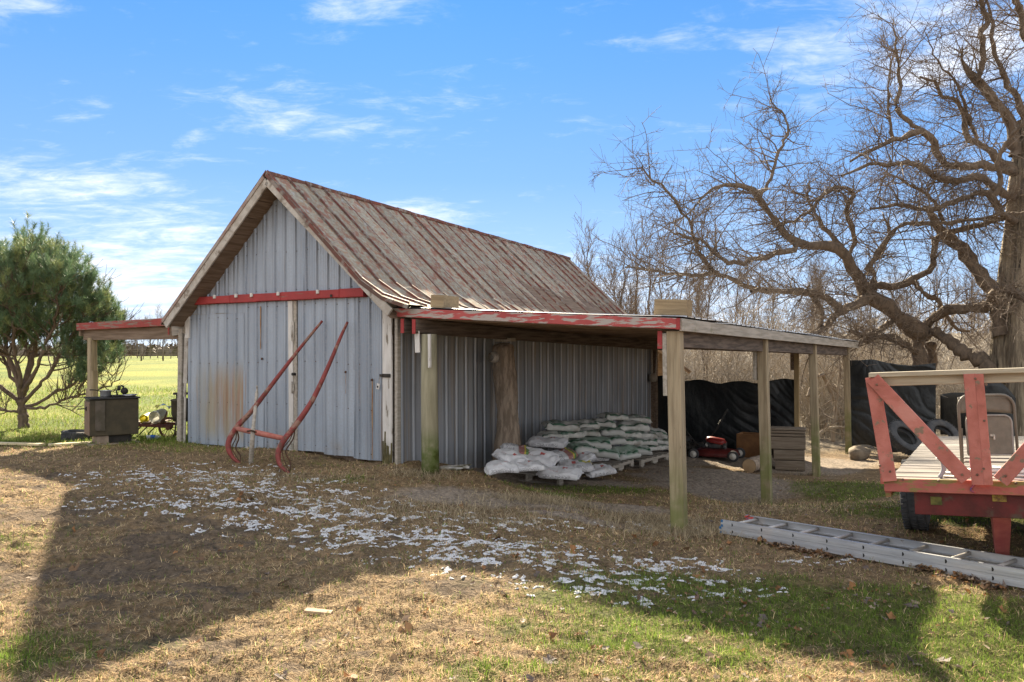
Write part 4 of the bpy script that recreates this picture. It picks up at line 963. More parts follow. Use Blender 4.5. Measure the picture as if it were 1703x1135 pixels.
# tyres
def tyre(name, loc, r_, w_, rot, label, group=None, rim=False):
    t_ = thing(name, label, 'tyre', loc, 0, group, rot=rot)
    h = w_ / 2; ri = r_ * .56
    prof = [(ri, -h * .62), (ri * 1.08, -h * .85), (r_ * .80, -h), (r_ * .95, -h * .86), (r_, -h * .55), (r_, h * .55), (r_ * .95, h * .86), (r_ * .80, h), (ri * 1.08, h * .85), (ri, h * .62), (ri * 1.06, h * .3), (r_ * .88, 0), (ri * 1.06, -h * .3), (ri, -h * .62)]
    mb = MB(); mb.lathe(prof, (0, 0, 0), 'Z', 40); body_ = mb.build('tyre_body', m_rubber, t_)
    mb = MB()
    for k in range(40):
        a_ = 2 * math.pi * k / 40
        for q, off in ((-.42, 0), (0, .5), (.42, 0)):
            aa = a_ + off * 2 * math.pi / 40; m3 = Matrix.Rotation(aa, 3, 'Z') @ Matrix.Rotation(R(18 if q else -12), 3, 'X')
            mb.box(Matrix.Rotation(aa, 3, 'Z') @ Vector((r_ + .002, 0, q * w_ * .75)), (.012, r_ * .11, w_ * .24), m3)
    mb.build('tread', m_rubber, t_)
    return t_
g = P(131, 722, 12.9)
tyre('spare_tyre', (g.x, g.y, zg(g.x, g.y) + .07), .24, .15, (0, R(4), 0), 'black tyre lying flat on the grass behind the wood stove')
# boards on the grass
for (x0, y0, x1, y1, lab) in ((-20, 744, 70, 745, 'pale narrow plank lying on the grass at the left edge of the yard'), (80, 745, 147, 741, 'short pale plank lying on the grass just left of the stove')):
    p = G(x0, y0); q = G(x1, y1); c = (p + q) / 2; c.z = zg(c.x, c.y) + .03; mb = MB(); L = (q - p).length
    mb.box((0, 0, 0), (L, .13, .03), None, .004)
    tag(mb.build('plank', M('sun_bleached_plank' , (.55, .47, .30), (.45, .37, .22), s=3, st=(.6, 9, 9), bump=.3), None, c, (0, 0, math.atan2(q.y - p.y, q.x - p.x))), lab, 'plank', 'planks on the grass')
# flat board in the foreground mud
g = G(530, 1023)
mb = MB(); mb.box((0, 0, 0), (.17, .05, .018), (R(6), R(3), R(-8)), .003)
tag(mb.build('wood_offcut', M('raw_offcut', (.45, .33, .22), (.36, .25, .16), s=4, st=(1, 9, 9), bump=.3), None, (g.x, g.y, zg(g.x, g.y) + .02)), 'flat pale wood offcut half buried in the sunlit mud', 'wood offcut')

# ------------------------------------------------------------------ behind the lean-to: dark plastic, mowers, timber, shed
m_plastic = M('black_plastic_sheet', (.010, .012, .014), (.018, .021, .022), s=3, rough=.42, bump=.7, bs=7, bst=(1, 1, .5), bd=.03, spec=.4)
def tarp(name, label, x0, x1, yl, zb, zt, nu=150, nv=70, folds=None, sag=0.04, group=None, ang=0):
    def f(a_, b_):
        x = x0 + (x1 - x0) * a_; zt_ = zt(a_) if callable(zt) else zt; zb_ = zb(a_) if callable(zb) else zb
        z = zb_ + (zt_ - zb_) * b_
        w1 = mnoise.noise(Vector((x * .9, z * .9, 5))); u = x * 1.3 + z * (1.7 + 2.5 * w1); rdg = lambda f_, s_: (1 - 2 * abs(mnoise.noise(Vector((u * f_, (z - x) * f_ * .22, s_)))))
        am = max(.12, min(1, (a_ - .45) * 2.2 + w1)) if x1 < 3.5 else .3 + .7 * abs(mnoise.noise(Vector((x * 1.1, z * 1.1, 8)))) * 1.6; q = mnoise.noise(Vector((x * 1.6, z * 1.0, 3))) * .09 + am * ((max(0, rdg(2.1, 2)) ** 3) * .035 + (max(0, rdg(5.1, 4)) ** 3) * .014)
        return (x, yl + q + ang * (x - x0), z + .02 * mnoise.noise(Vector((x * 4, 0, 7))) * b_)
    mb = MB(); mb.grid(f, nu, nv)
    o = mb.build(name, m_plastic, None, CV, (0, 0, -TH)); sol = o.modifiers.new('t', 'SOLIDIFY'); sol.thickness = .003
    return tag(o, label, 'plastic sheet', group)
def zloc(px, py, yl): return FR(px, py, yl)
tarp('plastic_sheet', 'black plastic sheet closing the back of the lean-to behind the mowers', .08, 3.0, 8.38, -.50, lambda a_: 1.03 - .16 * math.sin(a_ * math.pi) ** 1 * .6 + .03 * math.sin(a_ * 23) , group='black plastic sheets')
tarp('plastic_sheet', 'glossy black plastic sheet hung between the last lean-to post and the wagon', 3.66, 5.25, 10.12, lambda a_: -.42 + .06 * math.sin(a_ * 9), lambda a_: 1.36 - .06 * a_ + .04 * math.sin(a_ * 7), group='black plastic sheets', ang=.02)
tarp('plastic_sheet', 'low black plastic fence in the brush beyond the gap', 5.0, 9.5, 15.2, -.9, lambda a_: .45 + .06 * math.sin(a_ * 17), 50, 10, group='black plastic sheets')
tarp('plastic_sheet', 'black plastic humped over something in the brush right of the wagon sheet', 5.7, 6.6, 11.6, -.6, lambda a_: .95 * math.sin(.35 + a_ * 2.2) ** .8, 24, 14, group='black plastic sheets')
for (px, pyb, yl) in ((1244, 0, 8.6),):
    pass
# little wooden shed roof beyond
m_shedwood = woodmat('tan_shed_boards', (.30, .22, .14), (.38, .29, .19), ax=0)
ps = P(1133, 640, 20.5)
t = thing('wooden_hutch', 'small tan board hutch with a pitched roof beyond the black sheet', 'hutch', (ps.x - .25, ps.y, zg(ps.x, ps.y)), R(-8))
mb = MB(); zt0 = P(1, 598, 20.5).z - t.location.z; ze = P(1, 612, 20.5).z - t.location.z
for k in range(9):
    z0 = .1 + k * (ze - .1) / 9; m2 = MB(); m2.box((-.35, .0, z0 + (ze - .1) / 18), (1.2, .03, (ze - .1) / 9 - .008), None, .003); m2.build('wall_board', m_shedwood, t)
m2 = MB(); m2.add([(-.95, 0, ze), (.25, 0, ze), (-.35, 0, zt0 + .25), (-.95, .03, ze), (.25, .03, ze), (-.35, .03, zt0 + .25)], [(0, 1, 2), (5, 4, 3), (0, 3, 4, 1), (1, 4, 5, 2), (2, 5, 3, 0)]); m2.build('gable_board', m_shedwood, t)
for s, xx0, xx1 in ((1, -.35, .40), (-1, -.35, -1.1)): board('roof_slab', (xx0, .0, zt0 + .30), (xx1, .0, ze - .07), 1.3, .05, m_wood_dark, t)
board('trim_board', (-.35, -.62, zt0 + .26), (.42, -.62, ze - .10), .02, .09, m_shedwood, t)
mb = MB(); mb.box((-.35, .6, ze / 2), (1.15, 1.1, ze)); mb.build('body', m_wood_dark, t)

def mower(loc, rz, deckcol, label, scale=1.0, cover=True):
    t = thing('lawn_mower', label, 'lawn mower', loc, rz, 'push mowers parked by the black sheet'); t.scale = (scale,) * 3
    dk = M('mower_deck_paint', deckcol, tuple(c * .6 for c in deckcol), s=6, rough=.45, bump=.1)
    mb = MB(); n = 28; prof = []
    def ring(r1, r2, z): return [(r1 * math.copysign(abs(math.cos(a_)) ** .6, math.cos(a_)), r2 * math.copysign(abs(math.sin(a_)) ** .6, math.sin(a_)), z) for a_ in [2 * math.pi * k / n for k in range(n)]]
    rings = [ring(.40, .27, .07), ring(.41, .28, .10), ring(.38, .25, .17), ring(.30, .20, .185), ring(.16, .14, .20), ring(.001, .001, .20)]
    vs = [p for r_ in rings for p in r_]; fs = [(i * n + k, i * n + (k + 1) % n, (i + 1) * n + (k + 1) % n, (i + 1) * n + k) for i in range(5) for k in range(n)]
    mb.add(vs, fs, True); mb.build('deck', dk, t)
    m_eng = M('engine_grey', (.05, .05, .055), (.09, .09, .09), s=12, rough=.5, metal=.4, bump=.3)
    mb = MB(); mb.box((.02, 0, .25), (.26, .22, .10), None, .02)
    for k in range(5): mb.box((.13 + .008 * k, 0, .25), (.004, .2, .12))
    mb.lathe([(0, .18), (.10, .18), (.11, .24), (.11, .30), (0, .31)], (0, 0, 0), 'Z', 20); mb.tube([(.12, -.1, .24), (.2, -.12, .24)], .035, 10); mb.build('engine', m_eng, t)
    if cover:
        mb = MB(); rings = [ring(.17, .13, .30), ring(.18, .14, .34), ring(.15, .115, .385), ring(.001, .001, .40)]; vs = [(p[0] - .01, p[1], p[2] - p[0] * .15) for r_ in rings for p in r_]
        mb.add(vs, [(i * n + k, i * n + (k + 1) % n, (i + 1) * n + (k + 1) % n, (i + 1) * n + k) for i in range(3) for k in range(n)], True); mb.build('engine_cover', M('red_cover', (.22, .02, .018), (.15, .015, .015), s=5, rough=.35, bump=0), t)
    hubm = M('wheel_hub_white', (.62, .60, .55), rough=.5, bump=0)
    for sx, sy in ((-1, -1), (1, -1), (-1, 1), (1, 1)):
        r_ = .10; c = (sx * .36, sy * .27, r_); mb = MB(); mb.lathe([(r_ * .62, -.022), (r_ * .95, -.022), (r_, -.012), (r_, .012), (r_ * .95, .022), (r_ * .62, .022)], c, 'Y', 24); w_ = mb.build('wheel', m_rubber, t)
        mb = MB(); mb.lathe([(0, -.026), (r_ * .25, -.026), (r_ * .3, -.016), (r_ * .66, -.018), (r_ * .66, .018), (r_ * .3, .016), (r_ * .25, .026), (0, .026)], c, 'Y', 20); mb.build('hub', hubm, w_)
    for sy in (-1, 1): mb = MB(); mb.tube([(-.36, sy * .2, .14), (-.62, sy * .2, .46), (-.82, sy * .2, .86)], .011, 8); mb.build('handle_bar', m_black, t)
    mb = MB(); mb.tube([(-.82, -.2, .86), (-.84, 0, .88), (-.82, .2, .86)], .012, 8); mb.build('handle_grip', m_black, t)
    return t
g = P(1192, 752, 15.0); mower((g.x, g.y, zg(g.x, g.y) + .0), R(-28), (.12, .02, .018), 'red push lawn mower with white hubbed wheels in front of the black sheet', 1.0)
g = P(1140, 744, 15.8); mower((g.x, g.y, zg(g.x, g.y) + .0), R(160), (.05, .045, .04), 'dark old push mower standing left behind the red one', .95, False)
mb = MB(); g = P(1252, 745, 15.6); t = thing('plywood_box', 'orange brown plywood crate behind the second lean-to post', 'crate', (g.x, g.y, zg(g.x, g.y)), -TH)
m_ply = M('orange_plywood', (.28, .14, .06), (.20, .10, .045), s=5, rough=.7, bump=.2)
for nm, c, d in (('panel', (0, -.2, .22), (.5, .02, .44)), ('panel', (-.25, 0, .22), (.02, .4, .44)), ('panel', (.25, 0, .22), (.02, .4, .44)), ('panel', (0, .2, .22), (.5, .02, .44)), ('panel', (0, 0, .02), (.48, .38, .02))): m2 = MB(); m2.box(c, d, None, .003); m2.build(nm, m_ply, t)
# log lying on the dirt
m_logend = M('sawn_log_end', (.42, .30, .18), (.34, .23, .13), s=4, rough=.8, bump=.2)
def log(px, py, Y, r_, L, rz, label, tilt=0, cat='log', group=None):
    g = P(px, py, Y); t = thing('log', label, cat, (g.x, g.y, zg(g.x, g.y) + r_ * .92), rz, group)
    mb = MB(); mb.tube([(0, L * k / 5, .01 * math.sin(k)) for k in range(6)], [r_ * (1 + .04 * math.sin(k * 2)) for k in range(6)], 18, cap=False); mb.build('bark', m_bark, t)
    for y in (-.0, L): m2 = MB(); m2.lathe([(0, y), (r_ * .5, y - .002 if y == 0 else y + .002), (r_ * .97, y)], (0, 0, 0), 'Y', 18); m2.build('sawn_end', m_logend, t)
    return t
log(1246, 760, 13.6, .12, .8, R(-35), 'short log lying on the dirt with its sawn end facing the yard')
# timber stack
g = P(1308, 753, 14.6); t = thing('timber_stack', 'stack of thick weathered timbers with boards on top beside the back stud', 'timber stack', (g.x, g.y, zg(g.x, g.y)), -TH + R(14))
m_timber = woodmat('brown_grey_timber', (.16, .125, .09), (.24, .195, .15), ax=0, rnd=.2)
for k, (w_, h, z, dx) in enumerate(((.50, .17, .0, .06), (.52, .18, .18, .03), (.62, .22, .37, 0.0), (.66, .045, .60, -.02), (.62, .045, .655, .0), (.60, .03, .71, .03))): m2 = MB(); m2.box((dx, 0, z + h / 2), (w_, .42, h), (0, 0, R(random.uniform(-4, 4))), .012); m2.build('timber', m_timber, t)
# hanging mallet-like weight from the barn corner
v = LW(.18, 8.2); t = thing('hanging_float', 'pale rounded float hanging on cords at the far barn corner', 'float', (v.x, v.y, 1.0))
vv_ = P(1086, 628, v.y); t.location = vv_
mb = MB(); mb.lathe([(0, -.10), (.07, -.085), (.09, -.03), (.085, .04), (.05, .08), (0, .085)], (0, 0, 0), 'Z', 16); mb.build('float_body', M('worn_float', (.36, .32, .26), (.27, .23, .18), s=6, bump=.4), t)
mb = MB(); mb.beam((-.02, 0, .08), (-.025, 0, .62), .035, .02, .004, (0, 1, 0)); mb.tube([(.05, 0, .05), (.07, .01, .3), (.08, 0, .6)], .012, 6); mb.build('strap', m_wood_grey, t)
# stones and stump by the last post
m_stone = M('rough_stone', (.22, .18, .135), (.13, .105, .08), s=7, rough=.95, bump=.7)
def stone(px, py, Y, r_, label, sq=(1, .9, .8)):
    g = P(px, py, Y); mb = MB(); n, m_ = 14, 9
    def f(a_, b_):
        th = a_ * 2 * math.pi; ph = (b_ - .5) * math.pi; d = Vector((math.cos(th) * math.cos(ph), math.sin(th) * math.cos(ph), math.sin(ph)))
        k = 1 + .18 * mnoise.noise(d * 4.1) + .42 * mnoise.noise(d * 1.6 + Vector((px, 0, 0))); return (d.x * r_ * sq[0] * k, d.y * r_ * sq[1] * k, d.z * r_ * sq[2] * k)
    mb.grid(f, n, m_); return tag(mb.build('stone', m_stone, None, (g.x, g.y, zg(g.x, g.y) + r_ * sq[2] * .7)), label, 'stone')
stone(1428, 750, 15.6, .22, 'tan stone holding down the foot of the black plastic sheet', (1, .8, .7))
for k, (px, py, Y, lab) in enumerate(((1505, 728, 15.3, 'worn black tyre leaning on the plastic sheet behind the wagon, the left one'), (1567, 724, 15.6, 'worn black tyre behind the wagon, the right one, partly hidden by the deck'))):
    g = P(px, py, Y); tyre('worn_tyre', (g.x, g.y, P(px, py, Y).z if k == 0 else P(px, py, Y).z), .36 if k == 0 else .33, .18, (R(48), R(8 if k == 0 else -6), R(16)), lab, 'tyres behind the wagon')

# ------------------------------------------------------------------ hay wagon
WO = P(1478, 796, 6.32)
m_wred = M('faded_salmon_red_paint', (.43, .155, .125), (.35, .115, .09), s=5, st=(1, 1, 1), rough=.75, bump=.55, bs=20, rnd=.2, layers=[dict(c=(.30, .10, .07), s=8, lo=.54, hi=.7, a=.6), dict(c=(.48, .22, .18), s=3, lo=.55, hi=.7, a=.7), dict(c=(.20, .14, .10), s=11, st=(1, 1, 1), lo=.60, hi=.64), dict(c=(.16, .07, .05), s=5, lo=.60, hi=.75, a=.6)])
m_wredd = M('mossy_red_sill', (.38, .12, .095), (.31, .09, .075), s=5, rough=.7, bump=.35, bs=20, layers=[dict(c=(.16, .17, .05), s=4, st=(1, 1, 3), lo=.5, hi=.58, a=.8)])
m_chassis = M('dark_red_chassis_paint', (.12, .02, .02), (.07, .016, .015), s=6, rough=.55, bump=.3, layers=[dict(c=(.07, .055, .04), s=5, lo=.54, hi=.64, a=.8)])
m_jack = M('pink_faded_jack_paint', (.46, .14, .12), (.36, .09, .09), s=6, rough=.65, bump=.3, layers=[dict(c=(.16, .03, .05), s=4, lo=.4, hi=.6, grad=[(2, .40, .52)], a=.8)])
m_rail = M('bare_rail_board', (.42, .37, .28), (.31, .26, .19), s=2.2, st=(1, 14, 14), rough=.85, bump=.5, bs=3, bst=(1, 14, 14), bd=.006, layers=[dict(c=(.30, .23, .14), s=3, lo=.6, hi=.68)])
m_plank = M('silvery_deck_plank', (.25, .225, .20), (.15, .135, .115), s=2.2, st=(1, 12, 12), rough=.85, bump=.5, bs=3, bst=(1, 12, 12), bd=.006, rnd=.6)
wg = thing('hay_wagon', 'flat hay wagon with faded red wooden rack and grey plank deck at the right edge', 'hay wagon', WO, 0, rot=(0, R(-3.4), -TH))
def WF(px, py, y=0): return FR(px, py, y, o=Vector((WO.x, WO.y, 0)))
def WL(px, py, y=0):
    x, z = WF(px, py, y); z -= WO.z; a_ = R(-3.4)
    return Vector((x * math.cos(a_) - z * math.sin(a_), y, x * math.sin(a_) + z * math.cos(a_)))
WWID, WLEN = 2.15, 3.5
for k in range(26):
    y = .02 + k * .135; board('plank', (.0, y + .065, -.02 + random.uniform(-.004, .004)), (WWID + random.uniform(-.02, .02), y + .065 + random.uniform(-.004, .004), -.02), .126, .03, m_plank, wg)
board('sill', (-.03, -.03, -.045), (WWID + .05, -.03, -.045), .04, .10, m_wredd, wg)
for x in (-.01, WWID): board('side_rail', (x, 0, -.10), (x, WLEN, -.10), .04, .09, m_wredd, wg)
for x in (.55, 1.55): board('chassis_beam', (x, .05, -.17), (x, WLEN - .1, -.17), .08, .15, m_chassis, wg)
for y in (.6, 1.6, 2.6): board('cross_member', (.05, y, -.10), (WWID - .05, y, -.10), .07, .08, m_chassis, wg)
a1 = WL(1520, 815, .02); 
board('front_bolster', (.17, .04, -.185), (WWID, .04, -.185), .08, .17, m_chassis, wg)
mb = MB(); mb.box((.26 + .06, -.005, -.16), (.075, .006, .06)); mb.build('decal', M('yellow_green_decal', (.13, .12, .035), (.06, .06, .02), s=16), wg)
mb = MB(); q = WL(1662, 828, 0); mb.box((q.x, -.006, q.z), (.09, .006, .055)); mb.build('decal', M('yellow_decal', (.32, .23, .05), (.12, .06, .03), s=26), wg)
# rack
p0 = WL(1451, 632, -.05); p1 = WL(1480, 800, -.05)
board('rack_post', (p1.x, -.06, p1.z), (p0.x, -.06, p0.z + .02), .10, .035, m_wred, wg, (0, 1, 0))
q0 = WL(1452, 630, -.08); q1 = WL(1609, 797, -.08)
board('rack_brace', (q0.x, -.095, q0.z), (q1.x, -.095, q1.z), .105, .03, m_wred, wg, (0, 1, 0))
c0 = WL(1612, 622, -.08); c1 = WL(1630, 806, -.08)
board('rack_post', (c0.x + .005, -.095, c0.z), (c1.x - .01, -.095, c1.z), .085, .032, m_wred, wg, (0, 1, 0))
c0 = WL(1628, 622, -.08); c1 = WL(1644, 806, -.08)
board('rack_post', (c0.x - .0, -.098, c0.z), (c1.x + .0, -.098, c1.z), .058, .032, m_wred, wg, (0, 1, 0))
q0 = WL(1664, 800, -.08); q1 = WL(1790, 660, -.08)
board('rack_brace', (q0.x, -.095, q0.z), (q1.x, -.095, q1.z), .105, .03, m_wred, wg, (0, 1, 0))
r0 = WL(1449, 634, -.02); r1 = WL(1760, 624, -.02)
board('top_rail', (r0.x, -.025, r0.z), (r1.x, -.025, r1.z), .035, .085, m_rail, wg)
r0 = WL(1447, 624, -.02); r1 = WL(1760, 614, -.02)
board('top_rail', (r0.x, -.03, r0.z - .0), (r1.x, -.03, r1.z - .0), .13, .035, m_rail, wg)
board('rack_post', (WWID - .05, -.06, -.05), (WWID - .05, -.06, .80), .10, .035, m_wred, wg, (0, 1, 0))
board('rack_post', (-.05, .1, -.05), (-.05, .08, .5), .035, .11, m_wred, wg, (0, 1, 0))
# running gear
for (x, y) in ((.02, 1.6), (WWID - .02, 1.6), (.02, 2.95), (WWID - .02, 2.95)):
    w_ = tyre('wheel', (0, 0, 0), .32, .21, (0, R(90), 0), 'x'); 
    for k_ in ('label', 'category'): del w_[k_]
    w_.name = 'wheel'; w_.parent = wg
    vv = wg.matrix_basis; gg = Matrix.Translation(WO) @ Euler((0, R(-3.4), -TH)).to_matrix().to_4x4() @ Vector((x, y, -.3))
    w_.location = (x, y, zg(gg.x, gg.y) + .31 - gg.z - .3)
    mb = MB(); mb.lathe([(0, -.03), (.06, -.04), (.17, -.02), (.18, .03), (0, .04)], (0, 0, 0), 'Z', 20); mb.build('rim', m_chassis, w_)
for y in (1.6, 2.95): mb = MB(); mb.tube([(.2, y, -.30), (WWID - .2, y, -.30)], .035, 8); mb.box((WWID / 2, y, -.27), (.9, .1, .08)); mb.build('axle', m_chassis, wg)
# pink drawbar leg
j0 = WL(1663, 838, .05); j1 = WL(1666, 921, .62)
mb = MB(); mb.tube([(j0.x, .05, j0.z + .03), (j0.x * .6 + j1.x * .4, .28, (j0.z * .6 + j1.z * .4)), (j1.x, .62, j1.z)], [.088, .078, .060], 4, smooth=False); lg = mb.build('drawbar_leg', m_jack, wg)
mb = MB(); mb.tube([(j1.x - .035, .62, j1.z), (j1.x - .035, .63, j1.z - .04)], .012, 6); mb.tube([(j1.x + .035, .62, j1.z), (j1.x + .035, .63, j1.z - .04)], .012, 6); mb.build('pin', m_black, lg)
# folded chair standing on the deck
MW = Matrix.Translation(WO) @ Euler((0, R(-3.4), -TH)).to_matrix().to_4x4()
m_chair = M('tan_grey_chair_enamel', (.145, .125, .10), (.115, .10, .08), s=12, rough=.5, bump=.15)
m_chair_lt = M('worn_chair_edge', (.24, .22, .20), (.19, .17, .155), s=12, rough=.45, metal=.3, bump=.1)
cb_ = WL(1622, 752, .62); cpos = MW @ Vector((cb_.x + .0, .62, .0))
ch = thing('folding_chair', 'folded tan metal folding chair standing on the wagon deck behind the red rack', 'folding chair', cpos, 0, rot=(R(-7), R(0), R(-2)))
s_ = cpos.y / FPX; W2 = 46 * s_; H2 = 124 * s_
cc = (1645 - 1622) * s_ * 0 
xc = P(1647, 700, cpos.y).x - cpos.x
def rr_path(w_, h0, h1, r_, n=6):
    pts = [(-w_, h0)]; pts.append((-w_, h1 - r_))
    for k in range(1, n): a_ = math.pi - k * math.pi / 2 / n; pts.append((-w_ + r_ + r_ * math.cos(a_), h1 - r_ + r_ * math.sin(a_)))
    for k in range(0, n + 1): a_ = math.pi / 2 - k * math.pi / 2 / n; pts.append((w_ - r_ + r_ * math.cos(a_), h1 - r_ + r_ * math.sin(a_)))
    pts.append((w_, h0)); return pts
mb = MB(); mb.tube([(xc + x * 1.0, 0, z) for x, z in rr_path(W2, .0, H2, .10)], .012, 8); mb.build('frame', m_chair, ch)
for sx in (-1, 1): mb = MB(); mb.tube([(xc + sx * W2 * .90, .035, .0), (xc + sx * W2 * .90, .02, H2 * .55)], .010, 8); mb.build('rear_leg', m_chair, ch)
mb = MB(); mb.grid(lambda a_, b_: (xc + (-1 + 2 * a_) * W2 * .97, .012 + .02 * (1 - (2 * a_ - 1) ** 2), H2 * (.775 + .215 * b_) - (.015 * (2 * a_ - 1) ** 2 if b_ < .5 else .05 * max(0, abs(2 * a_ - 1) - .75))), 14, 4); o = mb.build('backrest', m_chair, ch); sl_ = o.modifiers.new('s', 'SOLIDIFY'); sl_.thickness = .006
mb = MB(); mb.box((xc, -.014, H2 * .46), (W2 * 1.56, .022, H2 * .50), None, .012); st_ = mb.build('seat', m_chair, ch)
mb = MB(); mb.tube([(xc + x, -.022, z) for x, z in rr_path(W2 * .80, H2 * .20, H2 * .725, .06)] + [(xc - W2 * .80, -.022, H2 * .2)], .010, 8); mb.build('seat_rim', m_chair_lt, st_)
mb = MB(); mb.tube([(xc - W2 + .01, 0, H2 * .10), (xc + W2 - .01, 0, H2 * .10)], .008, 6); mb.tube([(xc - W2 + .01, 0, H2 * .15), (xc + W2 - .01, 0, H2 * .15)], .006, 6); mb.build('crossbar', m_chair_lt, ch)
mb = MB(); mb.box((xc + .01, -.034, H2 * .46), (.03, .01, .02)); mb.tube([(xc + .025, -.04, H2 * .47), (xc + .025, -.04, H2 * .40)], .006, 6); mb.build('latch', m_white, ch)
# bolt heads on the rack
m_bolt = M('rusty_bolt_head', (.10, .05, .035), (.16, .10, .07), s=30, rough=.7)
for (px, py) in ((1458, 640), (1480, 785), (1600, 790), (1622, 630), (1636, 780), (1637, 700), (1625, 790), (1672, 792), (1640, 640), (1463, 775), (1500, 800), (1560, 802), (1690, 806)):
    q = WL(px, py, -.115); mb = MB(); mb.lathe([(0, -.006), (.008, -.006), (.010, 0), (.010, .012)], (q.x, -.113 if py < 799 else -.053, q.z), 'Y', 6, False); mb.build('bolt', m_bolt, wg)
# pipes and rope on the deck
m_pvc = M('white_pipe', (.72, .70, .66), (.62, .58, .52), s=6, rough=.4, bump=.05)
pins = [((1578, 752), (1612, 764), (1760, 790), .016, .5, 'thick white plastic pipe lying diagonally over the deck'), ((1570, 768), (1640, 776), (1760, 785), .010, .35, 'thin white rod just below the thick pipe on the deck'),
        ((1570, 784), (1650, 784), (1760, 792), .008, .16, 'thin white rod nearest the front sill of the wagon'), ((1640, 766), (1690, 770), (1760, 782), .02, .6, 'white pipe on the right part of the deck behind the centre post')]
for (a0, a1_, a2, r_, y, lab) in pins:
    x0, _ = WF(*a0, y); x1, _ = WF(*a2, y); p = MW @ Vector((x0, y + .0, r_ - .004)); q = MW @ Vector((min(x1, WWID), y - .12, r_ - .004))
    mb = MB(); mb.tube([(0, 0, 0), (q - p) * .5, (q - p)], r_, 10); tag(mb.build('pipe', m_pvc, None, p), lab, 'pipe', 'white pipes and rods on the wagon deck')
p = MW @ Vector((WL(1562, 780, .12).x, .12, 0)); mb = MB(); mb.tube(smoothpath([Vector((0, 0, .0)), Vector((.03, 0, .06)), Vector((.02, 0, .13)), Vector((-.02, 0, .16))]), .018, 8)
tag(mb.build('grey_hook', M('grey_blue_plastic', (.25, .28, .33), (.2, .22, .26), s=6, rough=.5), None, p), 'curved blue-grey plastic bracket standing on the deck by the left brace', 'bracket')
p = MW @ Vector((WL(1613, 760, -.06).x, -.07, .02)); mb = MB(); mb.tube(smoothpath([Vector((.02, .05, .14)), Vector((0, .0, .07)), Vector((.03, 0, -.02)), Vector((.0, .01, -.08)), Vector((.03, 0, -.10))]), .005, 5)
tag(mb.build('cord', M('red_blue_cord', (.45, .08, .07), (.05, .08, .25), s=22, bump=0), None, p), 'short red and blue cord tied beside the centre post of the rack', 'cord')

# ------------------------------------------------------------------ aluminium extension ladder on the grass
A0 = G(1197, 890); B0 = G(1703, 985)
d = (B0 - A0); d.z = 0; Lr = 4.8; d.normalize(); nrm = Vector((-d.y, d.x, 0)); d0 = d.copy()
if nrm.y < 0: nrm = -nrm
za = zg(A0.x, A0.y); zb_ = zg(B0.x, B0.y)
d = (Vector((B0.x, B0.y, zb_ + .03)) - Vector((A0.x, A0.y, za + .02))).normalized(); upv = d.cross(nrm).normalized()
t = thing('extension_ladder', 'aluminium extension ladder with blue rail ends lying on the grass', 'ladder', (A0.x, A0.y, za + .02), 0, rot=Matrix((d, nrm, upv)).transposed().to_euler())
m_lad = M('oxidised_aluminium', (.52, .53, .54), (.42, .43, .45), s=5, st=(.5, 3, 3), rough=.42, metal=.45, bump=.1, spec=.5, layers=[dict(c=(.25, .22, .19), s=12, lo=.66, hi=.72), dict(c=(.55, .50, .47), s=3, lo=.5, hi=.7, a=.5)])
m_lrung = M('dull_aluminium_rung', (.50, .48, .45), (.42, .39, .36), s=9, rough=.5, metal=.3, bump=.1)
m_blue = M('blue_paint_end', (.03, .12, .26), (.06, .16, .3), s=9, rough=.5)
WD = .40
def channel(mb, x0, x1, y, z, h, sgn, w_=.028):
    mb.box(((x0 + x1) / 2, y, z + h / 2), (x1 - x0, .004, h)); mb.box(((x0 + x1) / 2, y + sgn * w_ / 2, z + .002), (x1 - x0, w_, .004)); mb.box(((x0 + x1) / 2, y + sgn * w_ / 2, z + h - .002), (x1 - x0, w_, .004)); mb.box(((x0 + x1) / 2, y - sgn * .0035, z + h / 2), (x1 - x0, .003, h * .3))
m_hole = M('rung_socket', (.03, .028, .026), rough=.8)
for sec, (z, dx, ins) in enumerate(((0.0, .0, 0), (.066, .02, .0))):
    for y, sg in ((0, 1), (WD, -1)):
        mb = MB(); channel(mb, dx, Lr, y, z, .064, sg); rl_ = mb.build('rail', m_lad, t)
        mb = MB(); mb.box((dx + .012, y, z + .032), (.026, .008, .066)); mb.build('end_cap', m_blue, rl_)
        for k in range(14):
            x = .15 + k * .335; mb = MB(); mb.add([(x + .016 * math.cos(a_), y - sg * .0055, z + .032 + .016 * math.sin(a_)) for a_ in [math.pi * (-.5 + q / 6) for q in range(7)]], [tuple(range(7))]); mb.build('rung_socket', m_hole, rl_)
    for k in range(14):
        x = .15 + k * .335 + (.0 if sec else .0); mb = MB()
        mb.tube([(x, .004, z + .032), (x, WD - .004, z + .032)], .017, 8); mb.build('rung', m_lrung, t)
mb = MB(); mb.tube(smoothpath([Vector((.02, WD - .01, .11)), Vector((.08, WD - .03, .135)), Vector((.05, WD - .07, .12)), Vector((.14, WD - .05, .12)), Vector((.10, WD - .12, .11))]), .004, 5); mb.build('red_tape', M('red_tape', (.5, .06, .04), rough=.6, bump=0), t)
